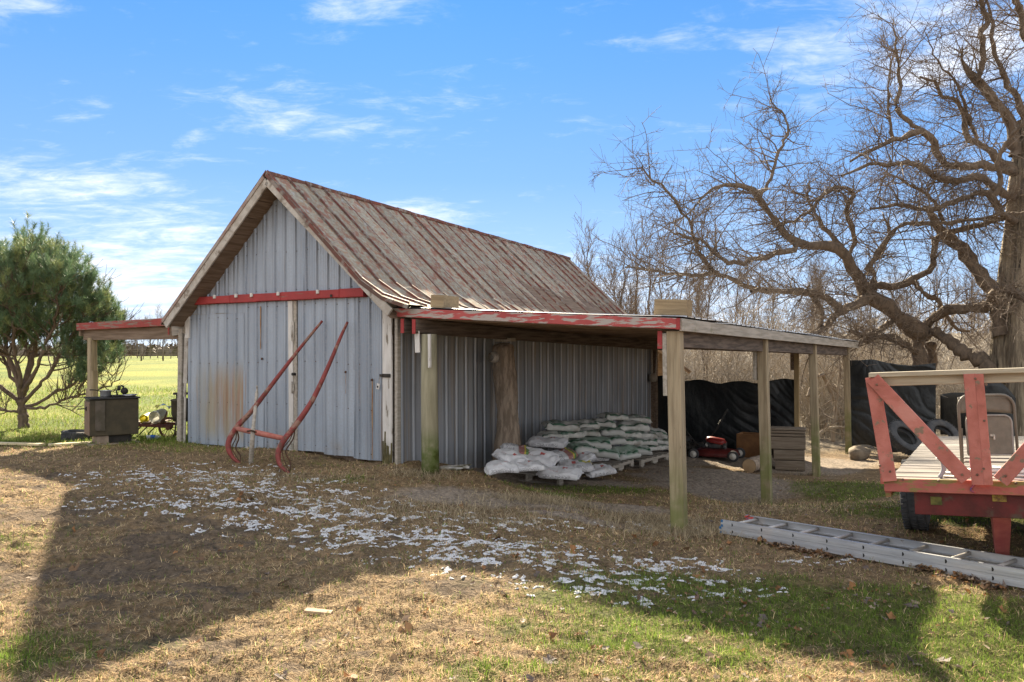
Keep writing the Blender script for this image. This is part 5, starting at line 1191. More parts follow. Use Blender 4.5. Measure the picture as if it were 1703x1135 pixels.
# ------------------------------------------------------------------ branches: batches of tapering tubes
def resample(pts, K):
    pts = np.array([tuple(p) for p in pts], float); d = np.r_[0, np.cumsum(np.linalg.norm(np.diff(pts, axis=0), axis=1))]; s = np.linspace(0, d[-1], K)
    return np.stack([np.interp(s, d, pts[:, i]) for i in range(3)], 1)
def norm(v): return v / np.maximum(np.linalg.norm(v, axis=-1, keepdims=True), 1e-9)
def grow(Pp, Rp, m, L, rs, ang, up, K=5, t0=.15, t1=1.0, curl=.35, rmin=.003, bias=(0, 0, 0), lpow=0.0, upcurve=.0):
    """m children on every parent branch; returns points (B,K,3) and radii (B,K)"""
    B, KP, _ = Pp.shape
    par = np.repeat(np.arange(B), m); n = len(par); t = t0 + (t1 - t0) * rng.random(n)
    f = t * (KP - 1); i0 = np.minimum(f.astype(int), KP - 2); fr = (f - i0)[:, None]
    a_ = Pp[par, i0]; b_ = Pp[par, i0 + 1]; base = a_ * (1 - fr) + b_ * fr; tan = norm(b_ - a_)
    r0 = Rp[par, i0] * (1 - fr[:, 0]) + Rp[par, i0 + 1] * fr[:, 0]
    rv = norm(rng.normal(size=(n, 3))); perp = norm(rv - tan * np.sum(rv * tan, 1, keepdims=True))
    an = np.radians(ang[0] + (ang[1] - ang[0]) * rng.random(n))[:, None]
    d = norm(tan * np.cos(an) + perp * np.sin(an) + np.array([0, 0, up]) + np.array(bias))
    ln = (L[0] + (L[1] - L[0]) * rng.random(n) ** 1.4) * (1 - lpow * t)
    cv = norm(rng.normal(size=(n, 3))) * curl + np.array([0, 0, upcurve])
    s = np.linspace(0, 1, K)[None, :, None]
    pts = base[:, None] + ln[:, None, None] * (d[:, None] * s + cv[:, None] * s ** 2 * .5) + np.cumsum(rng.normal(size=(n, K, 3)) * np.r_[0, np.ones(K - 1)][None, :, None], 1) * ln[:, None, None] * .022
    rb = np.maximum(np.minimum(r0 * rs, r0 * .9), rmin)
    rad = rb[:, None] * np.linspace(1, .35, K)[None]; rad = np.maximum(rad, rmin * .55)
    return pts, rad
def tubes(Pp, Rr, n=3):
    B, K, _ = Pp.shape
    t = np.empty_like(Pp); t[:, 1:-1] = Pp[:, 2:] - Pp[:, :-2]; t[:, 0] = Pp[:, 1] - Pp[:, 0]; t[:, -1] = Pp[:, -1] - Pp[:, -2]; t = norm(t)
    ref = np.where(np.abs(t[:, :1, 2:3]) > .8, np.array([1., 0, 0]), np.array([0, 0, 1.])); u = norm(np.cross(t, np.broadcast_to(ref, t.shape))); v = np.cross(t, u)
    a_ = 2 * np.pi * np.arange(n) / n
    V = Pp[:, :, None] + (u[:, :, None] * np.cos(a_)[None, None, :, None] + v[:, :, None] * np.sin(a_)[None, None, :, None]) * Rr[:, :, None, None]
    b_ = (np.arange(B) * K * n)[:, None, None]; i = np.arange(K - 1)[None, :, None] * n; k = np.arange(n)[None, None]; k2 = (k + 1) % n
    F = np.stack(np.broadcast_arrays(b_ + i + k, b_ + i + k2, b_ + i + n + k2, b_ + i + n + k), -1).reshape(-1, 4)
    return V.reshape(-1, 3), F
def merge(parts):
    Vs, Fs, o = [], [], 0
    for V, F in parts: Vs.append(V); Fs.append(F + o); o += len(V)
    return np.concatenate(Vs), np.concatenate(Fs)
def resample_set(limbs, K):
    return np.stack([resample(l, K) for l, _ in limbs]), np.stack([np.interp(np.linspace(0, 1, K), np.linspace(0, 1, len(r)), r) for _, r in limbs])

m_branch = M('grey_brown_branch_bark', (.175, .135, .10), (.10, .078, .06), s=4, st=(3, 3, 1.5), rough=.95, bump=.8, bs=8, bd=.02)
m_twig = M('twig_bark', (.20, .155, .115), (.12, .093, .072), s=1.5, rough=.9, bump=0)
m_oldbark = M('old_trunk_bark', (.30, .25, .18), (.14, .115, .085), s=3, st=(4, 4, .45), lo=.38, hi=.6, rough=.95, bump=1, bs=4, bst=(4, 4, .5), bd=.06, layers=[dict(c=(.035, .03, .026), s=3, st=(3, 3, .3), lo=.58, hi=.68), dict(c=(.38, .32, .24), s=4, st=(3, 3, .5), lo=.62, hi=.72, a=.7)])
def pix(tr, Y0, Y1, wob=0): 
    n = len(tr); return [P(px, py, Y0 + (Y1 - Y0) * i / max(1, n - 1)) for i, (px, py) in enumerate(tr)]
LIMB_K = 1.0
def tree_parts(root, limbs, levels, trunk_names=('limb',), wood=m_branch, K=22, sides=9, wobble=.02):
    """limbs: list of (points, radii) in world space; each becomes a limb part, twigs form the crown"""
    o0 = np.array(root.location)
    LP, LR = [], []
    for pts, rad in limbs:
        q = np.array([tuple(p) for p in smoothpath([Vector(p) for p in pts], 6)]); q = resample(q, K)
        L = np.linalg.norm(q[-1] - q[0]); nz_ = np.cumsum(rng.normal(size=q.shape), 0) * .01 * np.linspace(0, 1, K)[:, None]; q = q + nz_ * min(1, L / 3); q[1:-1] += rng.normal(size=(K - 2, 3)) * .022 * min(1, L / 3)
        r_ = np.interp(np.linspace(0, 1, K), np.linspace(0, 1, len(rad)), rad) * (1 + .13 * rng.normal(size=K))
        LP.append(q); LR.append(np.maximum(r_ * LIMB_K, .004))
        V, F = tubes((q - o0)[None], LR[-1][None], sides); link('limb', npmesh('limb', V, F, wood, smooth=True), None, root)
    LP = np.stack(LP); LR = np.stack(LR)
    return LP, LR
# spreading old tree behind the lean-to
r0 = G(1531, 735); 
tb = P(1531, 700, 18.5); root = thing('spreading_tree', 'gnarled bare spreading tree with drooping limbs reaching over the lean-to roof', 'tree', (tb.x, tb.y, float(zbase(tb.x, tb.y))))
px2r = lambda p, Y=18.5: p / FPX * Y
T = [
 ([(1531, 735), (1532, 660), (1534, 605), (1531, 570), (1540, 548)], [19, 15, 14, 13, 13], 18.5, 18.5),
 ([(1540, 556), (1521, 548), (1493, 524), (1468, 504), (1444, 488), (1428, 462), (1414, 432), (1398, 414), (1370, 405), (1335, 404), (1310, 388), (1297, 372), (1275, 340), (1264, 328), (1242, 308), (1187, 311)], [15, 15, 15, 13, 12, 11, 9, 8, 7, 6, 6, 5, 4.5, 4, 3, 1.6], 18.5, 16.5),
 ([(1446, 490), (1433, 502), (1395, 521), (1368, 546), (1350, 556)], [9, 8, 6.5, 5, 3], 18, 17),
 ([(1400, 518), (1390, 508), (1368, 492), (1345, 484), (1313, 483), (1270, 480), (1258, 481)], [7, 6.5, 5.5, 5, 4.5, 4, 2.5], 17.8, 16.5),
 ([(1345, 484), (1359, 505), (1368, 525), (1362, 545)], [5, 4.5, 4, 3], 17.3, 17.3),
 ([(1537, 545), (1553, 527), (1576, 515), (1599, 513), (1640, 510), (1652, 492), (1668, 480), (1690, 482), (1712, 496)], [8, 8.5, 8, 7.5, 7.5, 7, 7, 6.5, 6], 18.5, 16.2),
 ([(1442, 488), (1470, 473), (1494, 478), (1517, 467), (1546, 449), (1555, 428), (1553, 407), (1569, 389), (1613, 380), (1645, 370), (1680, 356)], [7, 6.5, 6.5, 6, 6, 5.5, 5, 5, 4.5, 4, 3], 18.2, 17),
 ([(1411, 426), (1390, 400), (1368, 377), (1352, 350), (1340, 330), (1345, 300)], [5, 4.5, 3.6, 3, 2.4, 1.5], 18, 18.8),
 ([(1440, 450), (1465, 415), (1493, 378), (1525, 373), (1560, 371), (1610, 368), (1673, 360)], [4, 3.8, 3.4, 3.2, 3, 2.6, 2], 17.6, 16.8),
 ([(1258, 481), (1230, 470), (1193, 453), (1165, 425), (1149, 371), (1135, 345), (1122, 328), (1095, 300), (1066, 272)], [4, 3.8, 3.6, 3.2, 2.6, 2.3, 2, 1.6, 1], 17, 15.8),
 ([(1193, 453), (1160, 458), (1120, 456), (1080, 450), (1040, 447)], [3, 2.8, 2.4, 2, 1.2], 16.5, 16),
 ([(1411, 428), (1422, 395), (1405, 350), (1420, 318), (1380, 315), (1350, 345), (1313, 366), (1280, 368)], [4, 3.6, 3.4, 3.2, 3, 2.6, 2.2, 1.5], 18.3, 17.5),
 ([(1264, 328), (1280, 300), (1292, 255), (1307, 215), (1298, 190), (1278, 165)], [3, 2.6, 2.2, 1.8, 1.4, .8], 16.8, 17.2),
 ([(1335, 404), (1300, 420), (1260, 430), (1215, 440), (1170, 405), (1120, 395)], [4.2, 4, 3.6, 3, 2.4, 1.4], 17.2, 16),
 ([(1493, 524), (1470, 545), (1440, 556), (1410, 552)], [5, 5, 4, 2.5], 18.4, 17.5),
 ([(1533, 590), (1515, 580), (1490, 566), (1463, 560), (1435, 568), (1420, 572)], [7, 7, 6, 5.5, 4.5, 3], 18.5, 17.8),
 ([(1531, 715), (1545, 660), (1549, 610), (1545, 570)], [8, 8, 8, 8], 18.7, 18.6),
 ([(1568, 371), (1555, 340), (1535, 320), (1500, 300), (1470, 290)], [3, 2.6, 2.4, 2, 1], 17.6, 17.6),
 ([(1444, 488), (1455, 462), (1448, 440), (1470, 420), (1480, 390), (1474, 360)], [5, 4.4, 4, 3.4, 2.8, 1.8], 18, 18.8),
 ([(1190, 311), (1165, 330), (1150, 352), (1110, 372)], [1.8, 1.6, 1.3, .8], 16.5, 16.2),
 ([(1517, 467), (1540, 490), (1560, 500), (1585, 540), (1610, 548)], [4, 4, 3.4, 3, 2], 18, 18.5)]
limbs = [(pix(tr, Y0, Y1), [px2r(r_) for r_ in rr]) for tr, rr, Y0, Y1 in T]
LP, LR = tree_parts(root, limbs, None)
sel = [i for i in range(len(T)) if i not in (0, 16)]
LPs, LRs = LP[sel], np.minimum(LR[sel], .03)
lens = np.linalg.norm(np.diff(LPs, axis=1), axis=2).sum(1)
rep = np.concatenate([[i] * max(1, int(l * 3.2)) for i, l in enumerate(lens)])
A1 = grow(LPs[rep], LRs[rep], 4, (.35, 1.35), .5, (35, 90), -.02, K=7, t0=.12, rmin=.010, curl=.5, bias=(-.22, -.1, 0), upcurve=-.05)
A2 = grow(*A1, 5, (.22, .8), .55, (40, 90), .05, K=5, rmin=.0060, curl=.4, bias=(-.08, 0, 0))
A3 = grow(*A2, 4, (.08, .34), .7, (35, 80), .05, K=4, rmin=.004, curl=.3)
sp = grow(LPs[rep][::3], LRs[rep][::3], 1, (.4, 1.0), .3, (60, 90), .8, K=5, rmin=.006, curl=.2)
o0 = np.array(root.location)
V, F = merge([tubes(A1[0] - o0, A1[1], 4), tubes(A2[0] - o0, A2[1], 3), tubes(A3[0] - o0, A3[1], 3), tubes(sp[0] - o0, sp[1], 3)])
NT = len(F)
link('crown', npmesh('crown', V, F, m_twig), None, root)
# massive trunk at the right edge with its upper limbs
tb = P(1705, 690, 17.2); tb.z = float(zbase(tb.x, tb.y))
root = thing('old_tree', 'massive rough-barked old tree trunk with torn top at the right edge', 'tree', tb)
mb = MB(); n = 40; rings = []
TR = [(1708, 735, 60), (1704, 660, 50), (1703, 600, 46), (1704, 540, 41), (1706, 480, 36), (1710, 400, 34), (1713, 320, 30), (1712, 250, 22), (1706, 200, 13)]
vs = []
for k in range(60):
    t = k / 59 * (len(TR) - 1); i = min(int(t), len(TR) - 2); f = t - i; px = TR[i][0] * (1 - f) + TR[i + 1][0] * f; py = TR[i][1] * (1 - f) + TR[i + 1][1] * f; rr = (TR[i][2] * (1 - f) + TR[i + 1][2] * f) / FPX * 17.2
    c = P(px, py, 17.2)
    for q in range(n):
        a_ = 2 * math.pi * q / n; rg = 1 + .10 * math.sin(a_ * 5 + .6 * math.sin(c.z)) + .16 * mnoise.noise(Vector((math.cos(a_) * 2.2, math.sin(a_) * 2.2, c.z * .5))) + .10 * mnoise.noise(Vector((math.cos(a_) * 6, math.sin(a_) * 6, c.z * .9)))
        vs.append((c.x + rr * rg * math.cos(a_) - tb.x, c.y + rr * rg * math.sin(a_) - tb.y, c.z - tb.z))
mb.add(vs, [(i * n + k, i * n + (k + 1) % n, (i + 1) * n + (k + 1) % n, (i + 1) * n + k) for i in range(59) for k in range(n)], True); mb.build('trunk', m_oldbark, root)
T2 = [
 ([(1664, 560), (1657, 505), (1650, 480), (1635, 455), (1619, 437), (1603, 412), (1588, 400), (1564, 377), (1552, 355), (1540, 340)], [14, 14, 13, 12.5, 12, 11, 10, 9, 7, 5], 17.2, 18),
 ([(1668, 640), (1645, 611), (1620, 596), (1599, 586), (1575, 565), (1553, 549)], [14, 13, 12.5, 12, 11, 9], 17.2, 18.2),
 ([(1690, 260), (1684, 220), (1678, 198), (1665, 182), (1651, 167), (1637, 150), (1625, 134), (1604, 114), (1598, 95), (1600, 80)], [10, 9, 8.5, 8, 8, 7.5, 7, 6, 2.5, 1], 17.2, 16.8),
 ([(1627, 134), (1635, 105), (1635, 80), (1628, 54), (1641, 33), (1631, 17), (1631, -6), (1640, -40)], [4.5, 4.5, 4.5, 4, 4.5, 4, 3.5, 3], 16.8, 16.6),
 ([(1706, 205), (1695, 174), (1688, 158), (1675, 144), (1666, 120), (1658, 100), (1652, 75), (1651, 60), (1655, 40), (1645, 0), (1640, -30)], [7, 6, 5.5, 5, 4, 3.5, 3, 2.8, 2.5, 2, 1.5], 17, 16.8),
 ([(1725, 95), (1706, 62), (1702, 35), (1692, 10), (1680, -8)], [8, 7, 6.5, 5.5, 4], 17, 17),
 ([(1692, 290), (1660, 278), (1641, 278), (1605, 276), (1574, 275), (1561, 265), (1556, 245), (1548, 228), (1538, 221), (1521, 218), (1484, 228), (1440, 246), (1410, 262)], [8, 7, 6.5, 6, 6, 6, 6, 5.5, 5, 4.2, 3.6, 2.6, 1.5], 17.2, 16.5),
 ([(1536, 219), (1514, 204), (1500, 192), (1489, 178), (1496, 152), (1495, 125), (1493, 100), (1488, 75), (1484, 35)], [4.4, 4, 3.8, 3.6, 3.4, 3, 2.5, 1.8, .8], 16.9, 16.9),
 ([(1690, 285), (1661, 268), (1645, 250), (1628, 238), (1610, 232), (1605, 205), (1604, 184), (1594, 167), (1571, 164), (1561, 144), (1530, 126)], [7, 6.5, 6, 5.5, 5, 4.4, 4, 3.6, 3.2, 2.6, 1.5], 17.2, 17.8),
 ([(1700, 330), (1672, 322), (1640, 300), (1618, 292), (1590, 300), (1560, 292), (1530, 272), (1490, 268), (1440, 270), (1400, 285)], [7, 6.5, 6, 5.5, 5, 4.5, 4, 3.4, 2.4, 1.4], 17.2, 16.2),
 ([(1690, 370), (1660, 350), (1640, 318), (1600, 330), (1568, 345), (1530, 350), (1490, 340), (1440, 345)], [6, 5.5, 5, 4.5, 4, 3.4, 2.6, 1.6], 17, 16.6),
 ([(1625, 232), (1615, 205), (1590, 140), (1560, 110), (1540, 60)], [3, 2.6, 2, 1.4, .7], 17.5, 17.5),
 ([(1484, 228), (1478, 190), (1477, 160), (1480, 120), (1492, 85)], [2.6, 2.3, 2, 1.6, .8], 16.8, 16.4),
 ([(1655, 325), (1664, 300), (1660, 270), (1676, 235), (1690, 215), (1712, 190)], [4, 3.6, 3.4, 3, 3, 2.5], 16.2, 15.6)]
limbs = [(pix(tr, Y0, Y1), [r_ / FPX * 17.2 for r_ in rr]) for tr, rr, Y0, Y1 in T2]
LP, LR = tree_parts(root, limbs, None, wood=m_branch)
sel = list(range(2, len(T2))); LPs, LRs = LP[sel], np.minimum(LR[sel], .03)
lens = np.linalg.norm(np.diff(LPs, axis=1), axis=2).sum(1); rep = np.concatenate([[i] * max(1, int(l * 2.0)) for i, l in enumerate(lens)])
A1 = grow(LPs[rep], LRs[rep], 4, (.4, 1.4), .5, (35, 85), -.02, K=7, t0=.10, rmin=.010, curl=.45, bias=(-.28, -.05, 0), upcurve=.0)
A2 = grow(*A1, 6, (.3, .9), .55, (35, 80), .03, K=5, rmin=.0060, curl=.4, bias=(-.12, 0, 0))
A3 = grow(*A2, 4, (.12, .4), .7, (35, 80), .05, K=4, rmin=.004, curl=.3)
o0 = np.array(root.location); V, F = merge([tubes(A1[0] - o0, A1[1], 4), tubes(A2[0] - o0, A2[1], 3), tubes(A3[0] - o0, A3[1], 3)]); NT2 = len(F)
link('crown', npmesh('crown', V, F, m_twig), None, root)

# ------------------------------------------------------------------ bare saplings and the brushy wood beyond
def bare_tree_meshes(seed, H, r_, nb, up, spread):
    K = 14; z = np.linspace(0, H, K); st = np.stack([np.cumsum(rng.normal(size=K)) * .05, np.cumsum(rng.normal(size=K)) * .05, z], 1)[None]; rd = (r_ * np.linspace(1, .2, K))[None]
    B1 = grow(st, rd, nb, (H * .14, H * .36), .5, (25, 60), up, K=6, t0=.22, lpow=.5, rmin=.011, curl=.3, upcurve=.25)
    B2 = grow(*B1, 6, (H * .06, H * .16), .6, (25, 60), up * .7, K=4, rmin=.0085, curl=.3, upcurve=.15)
    B3 = grow(*B2, 3, (H * .03, H * .08), .7, (25, 60), up * .5, K=3, rmin=.007, curl=.2)
    return npmesh('bare_tree_trunk', *tubes(st, rd, 8), m_branch, smooth=True), npmesh('bare_tree_crown', *merge([tubes(*B1, 3), tubes(*B2, 3), tubes(*B3, 3)]), m_twig)
protos = [bare_tree_meshes(1, 7.5, .09, 26, .35, 1), bare_tree_meshes(2, 6.2, .07, 22, .5, 1), bare_tree_meshes(3, 8.5, .12, 30, .25, 1), bare_tree_meshes(4, 5.0, .05, 18, .6, 1)]
def bare_tree(i, x, y, s, label, group):
    o = thing('bare_tree', label, 'tree', (x, y, zg(x, y) - .05), random.random() * 6, group); o.scale = (s,) * 3
    link('trunk', protos[i][0], None, o); link('crown', protos[i][1], None, o); return o
front_tr = [(978, 405, 24, 1, 'slim bare sapling rising just past the far end of the barn roof'), (1000, 455, 27, 3, 'short bare sapling with a broken brown top beyond the far roof end'), (1030, 420, 26, 1, 'straight bare sapling a little right of the far roof end'),
            (1053, 395, 28, 0, 'tall thin bare tree above the small timber block end of the lean-to'), (1075, 410, 30, 0, 'straight upright bare tree behind the lean-to roof, left of the larger timber block'), (1105, 430, 27, 1, 'bare tree standing directly above the larger timber block')]
for px, pyt, Y, i, lab in front_tr:
    p = P(px, 500, Y); H = EYE + (HY - pyt) / FPX * Y - zg(p.x, p.y); bare_tree(i, p.x, Y, H / (7.5, 6.2, 8.5, 5.0)[i], lab, 'saplings beyond the far end of the barn')
random.seed(21)
for k in range(46):
    Y = random.uniform(24, 58); px = random.uniform(960, 1760); p = P(px, 500, Y)
    pyt = random.uniform(440, 520) if px > 1120 else random.uniform(450, 515)
    H = max(2.5, EYE + (HY - pyt) / FPX * Y - zg(p.x, p.y)); i = random.randrange(4)
    bare_tree(i, p.x, Y, H / (7.5, 6.2, 8.5, 5.0)[i], 'bare grey winter tree in the brushy wood beyond the lean-to', 'trees of the wood beyond the lean-to')
for k in range(9):
    Y = 95 + 6 * (k % 3); px = 205 + k * 11 + random.uniform(-3, 3); p = P(px, 560, Y); i = k % 4
    H = EYE + (HY - random.uniform(518, 535)) / FPX * Y - zg(p.x, p.y); bare_tree(i, p.x, Y, H / (7.5, 6.2, 8.5, 5.0)[i], 'small bare tree on the horizon between the pine and the barn', 'bare trees on the far horizon')
m_brush = M('sunlit_brush_stem', (.42, .365, .29), (.25, .215, .17), s=.6, rough=.9, bump=0)
def brush(n, pxr, Yr, H, seed, m1=6, m2=0, rb=.009, cond=None):
    px = rng.uniform(*pxr, n); Y = rng.uniform(*Yr, n); x = (px - HX) / FPX * Y; z = zbase(x, Y) - .05
    K = 6; h = rng.uniform(*H, n) * (.6 + .8 * vnoise(x / 2, Y / 2, 4)); az = rng.uniform(0, 6.28, n); lean_ = rng.uniform(.1, .9, n)
    s = np.linspace(0, 1, K); pts = np.zeros((n, K, 3))
    for k in range(K):
        pts[:, k, 0] = x + np.cos(az) * lean_ * h * s[k] ** 1.8; pts[:, k, 1] = Y + np.sin(az) * lean_ * h * s[k] ** 1.8; pts[:, k, 2] = z + h * (s[k] - .28 * lean_ * s[k] ** 2.5)
    pts[:, 1:] += rng.normal(size=(n, K - 1, 3)) * .03
    rad = rb * (.7 + .6 * rng.random(n))[:, None] * np.linspace(1, .4, K)[None] * (Y / 22)[:, None] ** .5
    B1 = grow(pts, rad, m1, (.25, .9), .7, (25, 75), .15, K=4, rmin=.006)
    L_ = [tubes(pts, rad, 3), tubes(*B1, 3)]
    if m2: L_.append(tubes(*grow(*B1, m2, (.1, .4), .8, (25, 75), .1, K=3, rmin=.005), 3))
    return merge(L_)
V, F = merge([brush(1100, (1070, 1760), (20.5, 27), (1.4, 3.4), 1, 5, 2), brush(1500, (1000, 1760), (27, 46), (1.8, 4.2), 2, 5, 0, .014), brush(300, (1340, 1500), (19.5, 22), (.8, 2.2), 3, 5, 1)])
NB = len(F)
tag(link('brush_thicket', npmesh('brush_thicket', V, F, m_brush), None), 'tangled sunlit bare brush and brambles filling the ground beyond the lean-to', 'brush', kind='stuff')
# fallen branches by the gap
m_fall = M('pale_dead_branch', (.42, .35, .26), (.28, .22, .16), s=5, rough=.9, bump=.3)
for k, (tr, Y, r_, lab) in enumerate([([(1345, 660), (1365, 620), (1395, 690), (1402, 730)], 19, .06, 'arched thick dead limb leaning in the gap beside the third post'), ([(1350, 740), (1372, 715), (1410, 712), (1440, 725)], 18, .045, 'pale dead branch lying across the gap behind the third post'),
        ([(1385, 735), (1392, 660), (1398, 610)], 18.5, .05, 'upright broken trunk standing in the gap before the last post'), ([(1345, 690), (1375, 640), (1405, 600)], 18.4, .02, 'thin pale stick slanting up through the gap')]):
    c = P(tr[0][0], tr[0][1], Y); t = thing('dead_branch', lab, 'branch', c, 0, 'dead branches heaped in the gap')
    q = resample([p for p in smoothpath(pix(tr, Y, Y + .4), 5)], 14) - np.array(c); rd = np.full(14, r_) * np.linspace(1, .5, 14)
    A_ = grow(q[None], rd[None], 14, (.2, .9), .4, (30, 80), .0, K=5, rmin=.005)
    link('stem', npmesh('stem', *tubes(q[None], rd[None], 7), m_fall, smooth=True), None, t); tag(link('side_twigs', npmesh('side_twigs', *tubes(*A_, 4), m_fall), None, t), kind='stuff')

# ------------------------------------------------------------------ pine on the left
bp_ = P(41, 712, 15.5); bp_.z = zg(bp_.x, bp_.y) - .05
root = thing('pine_tree', 'bushy young pine with long needles and forking bare lower limbs', 'tree', bp_)
TP = [([(41, 722), (38, 690), (33, 655)], [15, 12, 11], 15.5, 15.5),
      ([(34, 660), (28, 620), (14, 570), (8, 520), (12, 470), (10, 420)], [8, 7, 6, 5, 3.5, 1.5], 15.5, 15.3), ([(34, 660), (44, 625), (52, 580), (62, 520), (66, 460), (70, 415)], [8, 7, 6, 5, 3.5, 1.5], 15.5, 15.6),
      ([(36, 668), (60, 640), (90, 600), (115, 550), (128, 500), (130, 452)], [6, 5.5, 5, 4, 3, 1.2], 15.5, 15.2), ([(34, 662), (5, 640), (-30, 600), (-60, 550), (-75, 480)], [6, 5.5, 5, 4, 2], 15.5, 15.4),
      ([(42, 672), (80, 655), (120, 632), (150, 600), (170, 560), (178, 520)], [5, 4.5, 4, 3.2, 2.2, 1.2], 15.5, 15.7), ([(36, 675), (70, 672), (110, 655), (150, 640), (192, 612)], [4, 3.6, 3, 2.2, 1.2], 15.5, 15.0),
      ([(40, 650), (50, 600), (50, 540), (40, 480), (38, 440)], [6, 5, 4, 3, 1.5], 15.5, 16.4), ([(40, 650), (55, 610), (75, 560), (95, 500), (100, 440)], [6, 5, 4, 3, 1.5], 15.5, 14.6), ([(38, 655), (20, 610), (-5, 560), (-20, 500), (-25, 430)], [6, 5, 4, 3, 1.5], 15.5, 16.2),
      ([(44, 685), (20, 680), (-20, 672), (-60, 650)], [4, 3.4, 2.8, 1.6], 15.5, 15.1), ([(38, 655), (30, 600), (25, 540), (30, 480), (36, 440)], [6, 5, 4, 3, 1.5], 15.5, 14.4), ([(130, 640), (160, 600), (185, 560), (205, 530)], [3, 2.6, 2, 1], 15.6, 16.2)]
m_pbark = M('pine_bark', (.17, .125, .095), (.10, .075, .06), s=5, st=(3, 3, 1), rough=.95, bump=.8, bs=9, bd=.02)
limbs = [(pix([(px_, 722 - (722 - py_) * .90) for px_, py_ in tr], Y0, Y1), [r_ * .62 / FPX * 15.5 for r_ in rr]) for tr, rr, Y0, Y1 in TP]
LP, LR = tree_parts(root, limbs, None, wood=m_pbark)
sel = list(range(1, len(TP))); o0 = np.array(root.location)
B1 = grow(LP[sel], LR[sel], 30, (.4, 1.0), .5, (35, 80), .2, K=6, t0=.26, rmin=.009, curl=.3, upcurve=.35, lpow=.35)
B2 = grow(*B1, 6, (.16, .42), .6, (30, 65), .45, K=4, rmin=.006, curl=.2, upcurve=.4, t0=.35)
V, F = merge([tubes(B1[0] - o0, B1[1], 4), tubes(B2[0] - o0, B2[1], 3)]); link('branches', npmesh('branches', V, F, m_pbark), None, root)
# shoots: end of every small branch plus points along it
ends = np.concatenate([B2[0][:, -1], B2[0][:, 2], B1[0][:, -1], B1[0][:, -2], LP[sel][:, -1], LP[sel][:, -3]]); dirs = np.concatenate([B2[0][:, -1] - B2[0][:, -2], B2[0][:, 2] - B2[0][:, 1], B1[0][:, -1] - B1[0][:, -2], B1[0][:, -2] - B1[0][:, -3], LP[sel][:, -1] - LP[sel][:, -2], LP[sel][:, -1] - LP[sel][:, -3]])
keep = (ends[:, 2] > 1.15 + .5 * rng.random(len(ends))) | ((ends[:, 0] > bp_.x + 1.2) & (ends[:, 2] > .95))
keep &= rng.random(len(ends)) < np.clip((ends[:, 2] - .6) / 1.2, .25, 1)
_py = HY - (ends[:, 2] - EYE) / ends[:, 1] * FPX; _px = HX + ends[:, 0] / ends[:, 1] * FPX
keep &= _px < np.interp(_py, [370, 400, 450, 500, 560, 610, 640], [60, 105, 150, 190, 203, 196, 150]) + rng.normal(size=len(ends)) * 6
ends = ends[keep]; dirs = norm(norm(dirs[keep]) + np.array([0, 0, 1.1]) + rng.normal(size=(keep.sum(), 3)) * .25)
ns = len(ends); SL = rng.uniform(.10, .22, ns); NN = 56
t = rng.random((ns, NN)); base = ends[:, None] + dirs[:, None] * (t * SL[:, None])[..., None]
rv = norm(rng.normal(size=(ns, NN, 3))); pr = norm(rv - dirs[:, None] * np.sum(rv * dirs[:, None], -1, keepdims=True))
an = np.radians(rng.uniform(22, 62, (ns, NN)))[..., None]; nd = norm(dirs[:, None] * np.cos(an) + pr * np.sin(an) + np.array([0, 0, -.08])); nl = rng.uniform(.08, .14, (ns, NN))[..., None]
sd_ = norm(np.cross(nd, rng.normal(size=(ns, NN, 3)))) * .0034
V = np.stack([base - sd_, base + sd_, base + nd * nl], 2).reshape(-1, 3) - o0; F = np.arange(len(V)).reshape(-1, 3)
tt = (.75 + .5 * rng.random((ns, 1, 1))) * np.ones((ns, NN, 1)); yel = rng.random((ns, 1, 1)) < .25
tc_ = np.where(yel, np.array([.21, .25, .10]), np.array([.11, .175, .09])) * tt; tint = np.repeat(tc_.reshape(-1, 3), 3, 0)
m_needle = M('pine_needle', (.7, .7, .7), None, attr='tint', rough=.55, bump=0, spec=.3, trans=.25); 
NP2 = len(F)
link('needles', npmesh('needles', V, F, m_needle, tint), None, root)

# ------------------------------------------------------------------ far field fence
ff = thing('field_fence', 'wooden post and wire fence running along the far side of the green field', 'fence', (-60, 82, .2))
m_fp = M('grey_fence_post', (.16, .13, .10), (.10, .08, .06), s=6, bump=.2)
for k in range(40):
    x = -75 + k * 2.2; y = 82 + .02 * k; z = zg(x, y); mb = MB(); mb.tube([(x + 60, y - 82, z - .3), (x + 60, y - 82, z + 1.3 - .2 + .1)], .085, 6); mb.build('post', m_fp, ff)
for h in (.35, .65, .95, 1.15):
    mb = MB(); mb.tube([(-75 + k * 2.2 + 60, .02 * k, zg(-75 + k * 2.2, 82) + h - .2) for k in range(40)], .012, 3); mb.build('wire', m_fp, ff)
mb = MB()
V, F = brush(1300, (-300, 420), (140, 170), (1.3, 2.2), 9, 3, 0, .22)
tag(link('far_hedgerow', npmesh('far_hedgerow', V, F, M('far_hedge', (.16, .13, .10), (.11, .095, .075), s=.2, bump=0)), None), 'low brown hedgerow along the horizon behind the field fence', 'hedgerow', kind='stuff')

